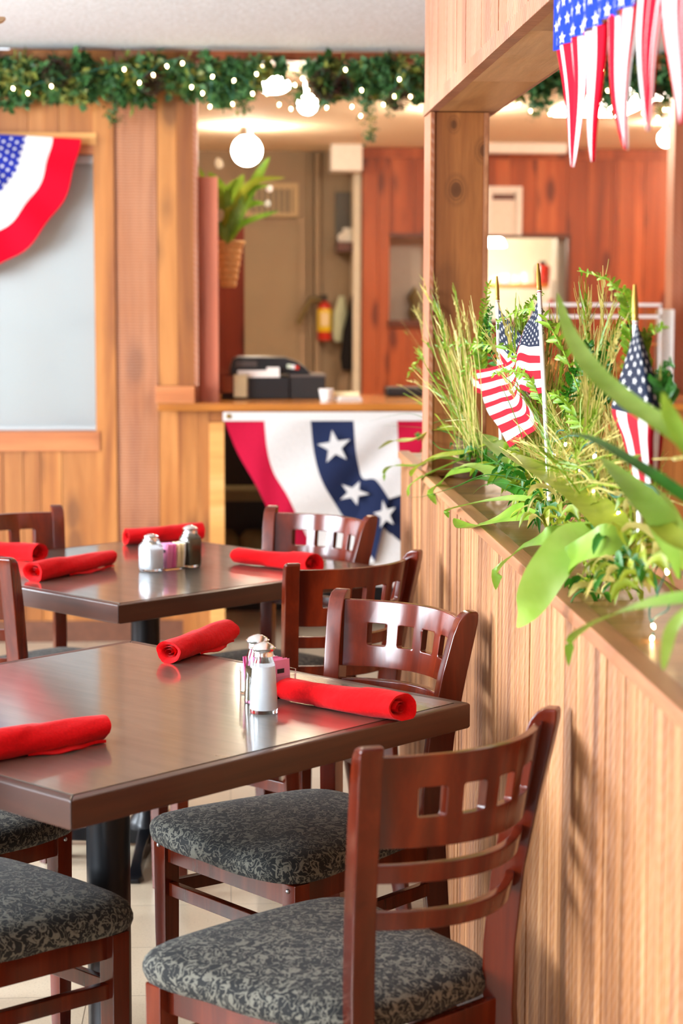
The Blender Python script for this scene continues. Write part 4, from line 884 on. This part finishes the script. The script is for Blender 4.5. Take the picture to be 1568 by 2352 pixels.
# folded lower part : blue lobe, then white hem
B2a = [(866, 1104), (880, 1125), (893, 1146), (915, 1130), (960, 1110)]; B2b = [(806, 1205), (840, 1230), (868, 1250), (930, 1290), (990, 1330)]
def P2(u, v): return (cr([at(x, y, Yb+.012) for x, y in B2a], u)*(1-v)+cr([at(x, y, Yb+.012) for x, y in [(768, 1155), (806, 1205), (862, 1200), (918, 1247), (990, 1290)]], u)*v)+Vector((0, fold(u, v), 0))
mb.grid(P2, 16, 8, mi=2)
def P3(u, v): return (cr([at(x, y, Yb+.02) for x, y in [(740, 1140), (806, 1200), (862, 1196), (918, 1243), (990, 1285)]], u)*(1-v)+cr([at(x, y, Yb+.02) for x, y in [(740, 1330), (800, 1340), (862, 1345), (930, 1350), (990, 1350)]], u)*v)+Vector((0, fold(u, v), 0))
mb.grid(P3, 16, 8, mi=1)
def flat(F, Yo): return F
for (sx, sy, r_, rot, sk) in ((768, 1027, 40, .15, 0), (812, 1132, 36, -.4, 0), (884, 1182, 34, .2, .5)):
    s_ = star2d(1, rot); c0 = at(sx, sy, Yb-.028)
    vs = [at(sx+x*r_*(1-sk*.4), sy-y*r_*(.82 if rot == -.4 else 1), Yb-.028) for x, y in s_]; mb.add(vs+[c0], [(i, (i+1) % 10, 10) for i in range(10)], 1)
mb.build('draped_cloth', ['fred', 'fwhite', 'fnavy'], bt, org=bt.location, smooth=80)
mb = MB(); a, b = at(512, 967, Yb), at(1015, 946, Yb); mb.box((a.x, Yb-.004, a.z), (b.x, Yb+.002, b.z)); mb.build('header_band', 'fwhite', bt, org=bt.location, smooth=0)
mb = MB(); c = at(525, 956, Yb-.006); mb.lathe([(.004, 0), (.0105, 0), (.0105, .003), (.004, .003), (.004, 0)], n=18); o = mb.build('brass_grommet', 'goldtip', bt, xf=Matrix.Translation(c) @ Matrix.Rotation(math.pi/2, 4, 'X'), org=bt.location)
# fan bunting on the window
fc = at(-112, 303, 8.13); K_ = 8.13/FPX
ft = empty('fan_bunting', fc, 0, 'pleated half-round bunting, red outer band, hanging over the top of the window blind', 'bunting')
mb = MB(); NA = 96
def PF(a, r_):
    ang = -a*math.pi*1.0-.05; pl = .014*math.sin(a*math.pi*14)*(.3+r_/290); rad = r_*(1+.012*math.cos(a*math.pi*14))
    k = 1+.16*abs(math.sin(ang))**1.5-.03
    return Vector((rad*K_*math.cos(ang), -.014+pl*.6, rad*K_*math.sin(ang)*k))
for r0, r1, mi in ((20, 165, 2), (165, 224, 1), (224, 286, 0)):
    mb.grid(lambda u, v: PF(u, r0+(r1-r0)*v), NA, 5, mi=mi)
for ri in range(9):
    rad = 46+ri*14.5; n_ = max(6, int(math.pi*rad/15))
    for i in range(n_):
        a = (i+.5+(ri % 2)*.5)/n_
        if a < 1: addstar(mb, lambda u, v: PF(u, v), a, rad, 5/(rad*math.pi), 5, .0015, 1)
mb.build('pleated_cloth', ['bred', 'fwhite', 'bblue'], ft, smooth=60)
# pennant on the header
XP = .488
def yz(px, py): p = atX(px, py, XP); return p.y, p.z
pt = empty('pennant_banner', atX(1277, 20, XP), 0, 'stars and stripes banner with long tapered tails hanging from the wooden header', 'banner')
y0, zb0 = yz(1276, 117); y1, zb1 = yz(1462, 6); slope = (zb1-zb0)/(y1-y0)
def zbot(y): return zb0+slope*(y-y0)
mb = MB(); ye = 1.9
def PB(u, v): y = y0+(ye-y0)*u; zt = 1.936+.02*u; return Vector((XP+.006*math.sin(u*60)*v-.004, y+.006*v*math.sin(u*31), zt+(zbot(y)-zt)*v))
mb.grid(PB, 90, 8, mi=0)
for r_ in range(4):
    for i in range(30): addstar(mb, PB, (i+.5+(r_ % 2)*.5)/31, .1+r_*.27, .0105, .105, .0012, 1)
mb.build('starred_band', ['pblue', 'fwhite'], pt, org=pt.location, smooth=80)
for (xa_, xb_, tx, ty, sd) in ((1277, 1343, 1320, 384, 0), (1334, 1386, 1368, 372, 1), (1388, 1464, 1440, 345, 2), (1470, 1536, 1484, 303, 3), (1528, 1600, 1556, 285, 4), (1610, 1690, 1640, 250, 5)):
    ya_, yb_ = atX(xa_, 50, XP).y, atX(xb_, 50, XP).y; tp = atX(tx, ty, XP); mb = MB()
    def PT(u, v, e=0):
        y = ya_+(yb_-ya_)*u; z = zbot(y)+.003; w_ = (1-v)**.75*.94+.03*(1-v)
        ym = (ya_+yb_)/2; cy = ym+(tp.y-ym)*(.35*v+.65*v*v); yy = cy+(y-ym)*w_
        return Vector((XP+.007*math.sin(u*15+sd)*(1-v*.6)+.004*math.sin(v*4+sd), yy, z+(tp.z-z)*v+.004*math.sin(v*7+sd)*0))
    mb.grid(PT, 22, 24, mf=lambda u, v: 0 if int(u*11) % 2 == 0 else 1)
    mb.build('striped_tail', ['bred', 'fwhite'], pt, org=pt.location, smooth=80)
for i, (X_, Y_) in enumerate(((1.27, 10.6), (3.5, 10.4), (3.6, 12.4))):  # extra globes out of sight, added only to brighten the bar
    t = empty('ceiling_globe_lamp', (X_, Y_, 2.38), 0, ('unseen globe lamp added behind the wooden post to light the bar', 'unseen globe lamp added past the right frame edge to light the bar', 'unseen rear globe lamp added past the right frame edge to light the bar')[i], 'lamp'); mb = MB(); mb.sphere((0, 0, 0), .09, 20); mb.build('glass_globe', 'globe', t)
    mb = MB(); mb.lathe([(.001, .086), (.05, .086), (.05, .12), (.001, .12)]); mb.build('mount', 'chrome', t)
# ---------------------------------------------------------------- garland
def garland(px0, px1, label, cones, droops, dens):
    c = at(px0, 180, 8.1); t = empty('pine_garland', c, 0, label, 'garland'); mb = MB(); rr = random.Random(int(px0)+3)
    cl = [(rr.uniform(px0, px1), rr.gauss(180, 21), rr.uniform(.7, 1.15)) for _ in range(int((px1-px0)*dens))]
    cl = [q_ for q_ in cl if not (588 < q_[0] < 730 and q_[1] > 168) and math.sin(q_[0]*.045)+math.sin(q_[0]*.11+1)*.6 > -1.15+(.9 if q_[1] < 148 else 0)+(.5 if q_[1] > 215 else 0)]
    for (x, ya, yb) in droops: cl += [(x+rr.gauss(0, 7), y, .55) for y in range(ya, yb, 7)]
    for (x, y, s) in cl:
        edge = .75 if 125 < y < 235 else .5
        cc = at(x, min(max(y, 137), 330), 8.06+rr.uniform(-.05, .05)); mb.mi = rr.choice([0, 0, 0, 1]); typ = rr.random(); mb.rnd(rr)
        for k in range(22):
            d = Vector((rr.gauss(0, 1), rr.gauss(0, .8), rr.gauss(-.25, .9))).normalized(); L = rr.uniform(.03, .07)*s*edge*1.15
            p = cc+Vector((rr.gauss(0, .012), rr.gauss(0, .012), rr.gauss(0, .012))); w_ = L*(.13 if typ < .5 else .36); sd = d.cross(Vector((rr.random()-.5, rr.random()-.5, rr.random()-.5))).normalized()*w_
            mb.add([p, p+d*L*.5+sd, p+d*L, p+d*L*.5-sd], [(0, 1, 2, 3)])
    mb.build('foliage', ['garl', 'garl2'], t, org=c, smooth=0)
    for (x, y, r_) in cones:
        mb = MB(); cc = at(x, y, 7.99)
        for i in range(70):
            v = i/70; a = i*2.4; rad = r_*math.sin(math.pi*(.12+.8*v)); z = (v-.5)*r_*2.1; ca, sa = math.cos(a), math.sin(a)
            o_ = cc+Vector((ca*rad*.5, sa*rad*.5, z)); e = cc+Vector((ca*rad*1.15, sa*rad*1.15, z-r_*.18)); s_ = Vector((-sa, ca, 0))*r_*.28
            mb.rnd(rr); mb.add([o_-s_*.5, e-s_, e+Vector((0, 0, r_*.12)), e+s_, o_+s_*.5], [(0, 1, 2, 3, 4)])
        mb.build('pinecone', 'cone', t, org=c, smooth=0)
    return t
garland(-240, 968, 'green pine garland with pinecones running above the window and bar opening', [(130, 165, .055), (350, 190, .045), (745, 190, .06), (915, 225, .045), (788, 195, .04)], [(263, 210, 282), (560, 200, 262), (848, 210, 322), (690, 205, 232), (900, 210, 262)], .62)
garland(1135, 1700, 'green pine garland with lights seen through the opening right of the post', [(1315, 205, .045), (1500, 215, .04)], [(1230, 215, 270), (1390, 200, 262), (1522, 200, 268)], .45)
def lights(name, pts, Y, label, r_=.0046, X=None):
    P = [(at(x, y, Y) if X is None else atX(x, y, X)) for x, y in pts]; t = empty('light_string', P[0], 0, label, 'string lights')
    mb = MB(); Q = []
    for i, p in enumerate(P): Q += [p+Vector((0, .015, .022)), (p+P[min(i+1, len(P)-1)])/2+Vector((0, .02, .03+.01*math.sin(i*3)))]
    mb.tube([cr(Q, i/(len(Q)*3)) for i in range(len(Q)*3+1)], .0013, 5); mb.build('wire', 'wire', t, org=P[0])
    b0 = None
    for i, p in enumerate(P):
        if b0 is None:
            mb = MB(); mb.lathe([(.0005, -1.6*r_), (r_*.6, -r_), (r_, 0), (r_*.7, r_), (.001, r_*1.3)], n=10); b0 = mb.build('bulb', 'bulb', t); mb = MB(); mb.lathe([(.001, r_*1.2), (r_*.5, r_*1.2), (r_*.5, r_*3), (.001, r_*3)], n=8); s0 = mb.build('socket', 'wire', b0); b = b0
        else:
            b = b0.copy(); COL.objects.link(b); b.parent = t; s = s0.copy(); COL.objects.link(s); s.parent = b
        b.location = p-P[0]; b.rotation_euler = (R.uniform(-.4, .4), R.uniform(-.4, .4), 0)
lights('a', [(30, 203), (64, 214), (118, 198), (285, 159), (320, 190), (352, 172), (383, 152), (419, 145), (440, 200), (465, 214), (482, 245), (488, 176), (534, 239), (537, 185), (580, 215), (589, 170), (613, 215), (641, 240), (668, 250), (677, 195), (694, 180), (707, 207), (750, 247), (793, 160), (808, 245), (830, 207), (828, 266), (880, 240), (905, 221), (917, 182), (942, 222)], 7.97, 'warm string lights strung along the garland left of the wooden post')
lights('b', [(1191, 240), (1218, 255), (1262, 262), (1290, 240), (1345, 225), (1380, 160), (1395, 208), (1400, 250), (1420, 232), (1460, 220), (1477, 260), (1510, 270), (1525, 252), (1533, 252), (1590, 240)], 7.97, 'warm string lights in the garland seen right of the post')
# ---------------------------------------------------------------- plants on the divider
def LV(mb, pts, w, mi=0, fold=.18, nrm=None, rn=True):
    P = [atX(x, y, X) for x, y, X in pts]; mb.mi = mi; leafw(mb, P, w, fold, 18, nrm)
def plant(label, leaves, base):
    t = empty('broad_leaf_plant', base, 0, label, 'plant'); mb = MB()
    for pts, w_, mi in leaves: LV(mb, pts, w_, mi)
    mb.build('leaves', ['leaf', 'leafl', 'leafo', 'leafd'], t, org=base, smooth=80); return t
plant('broad-leaved plant at the far end of the divider, leaves curling over the corner', [
    ([(1060, 990, .56), (1000, 985, .52), (945, 1012, .48), (905, 1012, .46), (868, 1032, .455)], .040, 2),
    ([(1080, 1060, .56), (1010, 1052, .52), (960, 1070, .49), (905, 1070, .46), (884, 1082, .455), (882, 1105, .455)], .022, 0),
    ([(1140, 1010, .58), (1070, 1040, .54), (1000, 1050, .50), (955, 1075, .47), (944, 1095, .465)], .040, 2),
    ([(1120, 1030, .58), (1050, 1060, .54), (985, 1088, .5), (945, 1112, .47), (936, 1140, .465)], .026, 0),
    ([(1180, 1120, .58), (1120, 1080, .54), (1070, 1070, .52), (1035, 1085, .5)], .030, 1),
    ([(1090, 1080, .56), (1040, 1085, .52), (1010, 1110, .5), (990, 1135, .49), (1002, 1160, .49)], .030, 0),
    ([(1200, 1100, .62), (1140, 1040, .6), (1080, 1000, .6), (1020, 960, .6)], .05, 0),
    ([(1240, 1120, .62), (1180, 1060, .58), (1120, 1010, .57), (1080, 995, .58)], .045, 1),
    ([(1220, 1150, .58), (1150, 1110, .54), (1100, 1100, .52), (1045, 1120, .5)], .025, 3)], atX(1130, 1070, .58))
plant('broad-leaved plant in the middle of the divider with a wide leaf hanging over the trim', [
    ([(1250, 1150, .56), (1180, 1145, .52), (1110, 1152, .49), (1050, 1165, .475), (1026, 1175, .47), (1030, 1190, .468)], .024, 0),
    ([(1240, 1185, .56), (1180, 1180, .52), (1120, 1200, .49), (1070, 1212, .475), (1042, 1190, .47)], .052, 0),
    ([(1330, 1210, .56), (1260, 1230, .5), (1190, 1265, .47), (1145, 1310, .455), (1138, 1355, .45)], .030, 0),
    ([(1390, 1210, .56), (1320, 1240, .50), (1260, 1310, .46), (1215, 1390, .435), (1186, 1440, .425)], .058, 1),
    ([(1445, 1245, .56), (1380, 1245, .52), (1310, 1285, .49), (1270, 1320, .47)], .05, 0),
    ([(1460, 1280, .58), (1390, 1190, .54), (1290, 1110, .54), (1200, 1060, .55), (1150, 1035, .56)], .056, 2),
    ([(1420, 1230, .6), (1370, 1150, .58), (1300, 1100, .6), (1260, 1080, .62)], .04, 3),
    ([(1470, 1330, .6), (1440, 1200, .62), (1400, 1080, .66), (1370, 1010, .7)], .05, 1)], atX(1400, 1280, .58))
plant('large blurred bright green plant at the right frame edge, leaves rising over the flag', [
    ([(1700, 1150, .52), (1568, 1010, .48), (1450, 930, .45), (1360, 850, .43), (1305, 760, .42), (1280, 672, .42)], .026, 1),
    ([(1700, 1230, .52), (1570, 1140, .48), (1450, 1060, .45), (1330, 1000, .44), (1220, 1010, .44)], .016, 3),
    ([(1560, 1330, .56), (1520, 1200, .52), (1450, 1120, .50), (1380, 1050, .50)], .036, 1),
    ([(1600, 1320, .6), (1540, 1230, .56), (1500, 1150, .56), (1460, 1090, .58)], .045, 1),
    ([(1680, 1370, .52), (1560, 1375, .48), (1440, 1400, .45), (1350, 1440, .44), (1310, 1475, .44), (1305, 1530, .44)], .022, 0),
    ([(1600, 1380, .5), (1545, 1440, .48), (1530, 1490, .47), (1522, 1540, .465)], .013, 1),
    ([(1640, 1280, .55), (1540, 1230, .52), (1490, 1180, .52), (1440, 1150, .53)], .03, 2),
    ([(1700, 1120, .5), (1590, 1040, .48), (1540, 960, .47), (1520, 900, .46)], .02, 0)], atX(1590, 1330, .58))
def small(label, pts, n, X, sp, mats=('leafo', 'leafd', 'grass')):
    base = atX(*pts[0], X); t = empty('trailing_filler_plant', base, 0, label, 'plant'); mb = MB(); rr = random.Random(n)
    for i in range(n):
        x, y = pts[rr.randrange(len(pts))]; x += rr.gauss(0, sp); y += rr.gauss(0, sp*.55)
        p = atX(x, y, X+rr.uniform(-.03, .06)); d = Vector((rr.uniform(-1, .6), rr.uniform(-1, 1), rr.uniform(-.2, .8))).normalized()*rr.uniform(.02, .05)
        mb.mi = rr.choice([0, 0, 1, 2]); leafw(mb, [p, p+d*.5+Vector((0, 0, .008)), p+d, p+d*1.25-Vector((0, 0, .018))], rr.uniform(.006, .014), .3, 6, Vector((rr.gauss(0, 1), rr.gauss(0, 1), 1)).normalized())
    mb.build('small_leaves', list(mats), t, org=base, smooth=80)
small('low trailing filler plant with curly yellow-green leaves along the middle of the ledge', [(1235, 1170), (1270, 1190), (1300, 1215), (1340, 1240), (1380, 1260), (1250, 1140)], 130, .56, 22)
small('dense curly yellow-green filler near the lower right on the ledge', [(1420, 1290), (1460, 1310), (1400, 1330), (1440, 1350), (1380, 1350), (1350, 1370)], 130, .55, 26)
small('dark green filler plant at the far end of the ledge next to the post', [(1020, 1020), (1050, 1040), (1100, 1060), (1130, 1080), (990, 1010)], 110, .58, 18, ('leafd', 'leafd', 'gras2'))
small('tangled thin green filler under the leaves at the middle of the ledge', [(1150, 1080), (1190, 1110), (1220, 1130), (1180, 1050), (1240, 1160), (1210, 1090)], 170, .60, 20, ('gras2', 'leafd', 'leafo'))
small('yellow-green filler plant with curled leaves at the foot of the tented flag', [(1440, 1200), (1480, 1230), (1500, 1260), (1460, 1180), (1420, 1230)], 120, .60, 24, ('leafo', 'gras2', 'grass'))
def sprig(pts, L, label, mi='fern', dens=36, w_=.5):
    P = [atX(x, y, X) for x, y, X in pts]; t = empty('fern_sprig', P[0], 0, label, 'sprig'); mb = MB()
    mb.tube([cr(P, i/30) for i in range(31)], [.0016*(1-i/40) for i in range(31)], 6)
    rr = random.Random(int(P[0].y*1000))
    for i in range(dens):
        u = .12+.86*i/dens; p = cr(P, u); tt = (cr(P, min(1, u+.02))-cr(P, u-.02)).normalized(); nn = (-FW+Vector((rr.gauss(0, .3), 0, rr.gauss(0, .3)))).normalized(); s = tt.cross(nn).normalized()
        for sg in (-1, 1):
            l_ = L*.9*(1-.65*u)*rr.uniform(.8, 1.15)
            e = p+(s*sg*.75+tt*.75).normalized()*l_; leafw(mb, [p, (p+e)/2+nn*.002, e], l_*.22*w_*2, .2, 5, nn)
            if L > .02:
                for k in (.45, .7):
                    q_ = p+(e-p)*k; e2 = q_+(s*sg*.2+tt*1.0).normalized()*l_*.4; leafw(mb, [q_, (q_+e2)/2, e2], l_*.16*w_*2, .2, 3, nn)
    mb.build('fronds', mi, t, org=P[0], smooth=80)
sprig([(1430, 960, .62), (1448, 850, .6), (1446, 740, .6), (1432, 680, .59), (1390, 640, .58), (1325, 622, .57)], .030, 'tall fern sprig arching left at the top in front of the red cedar wall')
sprig([(1110, 900, .58), (1104, 820, .58), (1108, 730, .58), (1124, 645, .58)], .034, 'upright fern sprig against the right edge of the post')
sprig([(1230, 900, .57), (1180, 810, .56), (1090, 790, .54), (1000, 798, .52), (958, 830, .51), (934, 868, .505)], .034, 'long fern sprig arching left across the post')
sprig([(1330, 900, .57), (1285, 790, .56), (1230, 712, .56), (1160, 730, .55), (1090, 800, .54), (1062, 870, .53)], .034, 'fern sprig arching in front of the foremost small flag')
sprig([(1260, 870, .62), (1200, 760, .6), (1215, 700, .6), (1245, 672, .6)], .026, 'short fern sprig curving up to the gold tip of the foremost flag')
sprig([(1400, 960, .62), (1380, 860, .6), (1400, 800, .6), (1445, 740, .6)], .034, 'fern sprig leaning right just left of the tented flag', 'leafd')
sprig([(1480, 960, .6), (1475, 840, .59), (1482, 770, .585), (1528, 748, .58)], .028, 'short fern sprig pointing right beside the tented flag tip')
sprig([(1200, 930, .60), (1130, 820, .58), (1118, 760, .57), (1128, 700, .57)], .030, 'dark fern sprig between the post and the foremost flag', 'leafd')
sprig([(1290, 960, .58), (1320, 860, .57), (1345, 810, .57), (1350, 790, .57)], .03, 'dark fern sprig right of the foremost flag', 'leafd')
sprig([(1250, 940, .56), (1215, 870, .55), (1165, 852, .54), (1130, 862, .54)], .026, 'small fern sprig crossing the stripes of the foremost flag')
sprig([(1350, 1000, .58), (1300, 930, .57), (1270, 905, .57), (1240, 925, .57)], .03, 'fern sprig low at the foot of the foremost flag stick')
sprig([(1540, 960, .58), (1520, 880, .57), (1500, 870, .57), (1545, 830, .57)], .03, 'dark fern sprig at the right of the tented flag', 'leafd')
def grass(label, bx, by, X, n, spread, tops, wdt=.0012, mats=('grass', 'gras2')):
    base = atX(bx, by, X); t = empty('grass_clump', base, 0, label, 'grass'); mb = MB(); rr = random.Random(n+int(bx))
    for i in range(n):
        x0, y0 = bx+rr.gauss(0, spread*.33), by+rr.gauss(0, 12); tx, ty = tops[rr.randrange(len(tops))]; tx += rr.gauss(0, spread*.45); ty += rr.gauss(0, 40)
        Xb = X+rr.uniform(-.05, .05); Xt = Xb+rr.uniform(-.03, .02)-(.05 if tx < bx-60 else 0)
        Pb, Pt = atX(x0, y0, Xb), atX(tx, ty, max(Xt, .47)); mid = (Pb+Pt)/2+Vector((rr.gauss(0, .012), rr.gauss(0, .02), .02)); mb.mi = rr.choice([0, 0, 1]); nn = Vector((rr.gauss(0, .6), -1, .1)).normalized()
        leafw(mb, [Pb, mid, Pt], wdt*rr.uniform(.7, 1.5), .2, 7, nn)
        if rr.random() < .35:          # seed head with awns
            d = (Pt-mid).normalized()
            for k in range(7):
                q_ = Pt-d*.05+d*.012*k; s = Vector((rr.gauss(0, 1), rr.gauss(0, 1), 0)).normalized(); leafw(mb, [q_, q_+d*.008+s*.003, q_+d*.018+s*.003], .004, .3, 3, nn); leafw(mb, [q_+d*.012, q_+d*.03+s*.006, q_+d*.055+s*.010], .0007, 0, 3, nn)
    mb.build('blades', list(mats), t, org=base, smooth=80)
grass('yellow-green wheat grass clump fanning left in front of the post', 1085, 1030, .57, 150, 40, [(1000, 800), (1030, 760), (970, 720), (1060, 740), (1050, 850), (960, 830), (1010, 900)])
grass('wheat grass clump around the base of the foremost small flag', 1240, 1110, .63, 190, 60, [(1250, 880), (1200, 800), (1290, 820), (1230, 960), (1290, 930), (1180, 880)])
grass('wheat grass clump rising between the foremost and the tented flag', 1340, 1180, .63, 190, 60, [(1330, 900), (1380, 780), (1300, 950), (1360, 870), (1400, 900), (1340, 1000), (1365, 740)])
grass('short dense yellow grass filling the ledge around the string lights', 1330, 1150, .60, 240, 130, [(1300, 1020), (1360, 1060), (1260, 1030), (1420, 1100), (1330, 1000)], .0016)
grass('sparse wheat grass clump low at the right behind the blurred leaves', 1450, 1270, .62, 70, 60, [(1440, 1020), (1480, 950), (1500, 1080), (1400, 1050)])
def thin(label, curves):
    base = atX(*curves[0][0]); t = empty('trailing_grass', base, 0, label, 'grass'); mb = MB()
    for c_ in curves:
        P = [atX(*p) for p in c_]; mb.rnd(); mb.tube([cr(P, i/24) for i in range(25)], [.0017*(1.05-i/24) for i in range(25)], 5)
    mb.build('long_blades', 'leafd', t, org=base)
thin('thin dark grass blades trailing far left past the corner of the divider', [[(1180, 1090, .56), (1060, 1010, .54), (990, 985, .52), (878, 977, .49)], [(1230, 1110, .56), (1120, 1090, .52), (1040, 1120, .48), (960, 1142, .46), (908, 1136, .455)], [(1150, 1060, .56), (1060, 1075, .52), (985, 1080, .49)], [(1130, 1040, .57), (1020, 990, .53), (940, 950, .5), (845, 968, .48)], [(1100, 1030, .56), (1010, 1030, .52), (985, 980, .51), (1040, 962, .53), (1060, 985, .54)], [(1230, 1130, .56), (1160, 1110, .52), (1110, 1115, .50), (1085, 1135, .49)]])
# wrapped pot
c = atX(1072, 1050, .60); pw = empty('wrapped_pot', (c.x, c.y, 1.0245), 0, 'brown wrapped pot tied with raffia among the leaves near the post', 'pot')
mb = MB(); mb.lathe([(.001, 0), (.034, 0), (.038, .02), (.034, .04), (.036, .075), (.031, .10), (.001, .10)], n=24); mb.build('wrap', 'sockt', pw, smooth=50)
mb = MB()
for k in range(5): mb.tube([((.0385-.001*k*.5)*math.cos(6.283*i/20), (.0385-.0005*k)*math.sin(6.283*i/20), .02+k*.016+.004*math.sin(i*.6+k)) for i in range(21)], .0014, 6)
mb.build('raffia_ties', 'raff', pw)
lights('c', [(1298, 1020), (1272, 1045), (1365, 1048), (1328, 1082), (1305, 1110), (1365, 1142), (1362, 1130), (1420, 1180), (1515, 1172), (1532, 1312), (1556, 1312), (1500, 1438), (1497, 1466), (1540, 1442)], 3, 'warm string lights tangled among the plants on the divider', .0026, .56)
# ceiling fan, one blade tip reaches into the frame
tp = at(10, 47, 5.0); hub = Vector((tp.x-.62, 5.0, tp.z+.02)); cf = empty('ceiling_fan', (hub.x, hub.y, hub.z), 0, 'tan blade tip of a ceiling fan at the top left frame corner', 'fan')
mb = MB(); mb.lathe([(.001, -.05), (.09, -.04), (.11, .0), (.09, .06), (.02, .08), (.015, ZC-hub.z-.03), (.06, ZC-hub.z-.002), (.001, ZC-hub.z-.001)], n=24); mb.build('motor', 'goldtip', cf)
for i in range(4):
    mb = MB(); mb.rings([[(x_, -w_, -.003-w_*.25), (x_, w_, -.003+w_*.25), (x_, w_, .003+w_*.25), (x_, -w_, .003-w_*.25)] for x_, w_ in ((.11, .03), (.2, .055), (.6, .065), (.615, .055), (.62, .03))]); o = mb.build('blade', 'tan', cf, bevel=.001); o.rotation_euler.z = i*math.pi/2; o.location.z = -.02
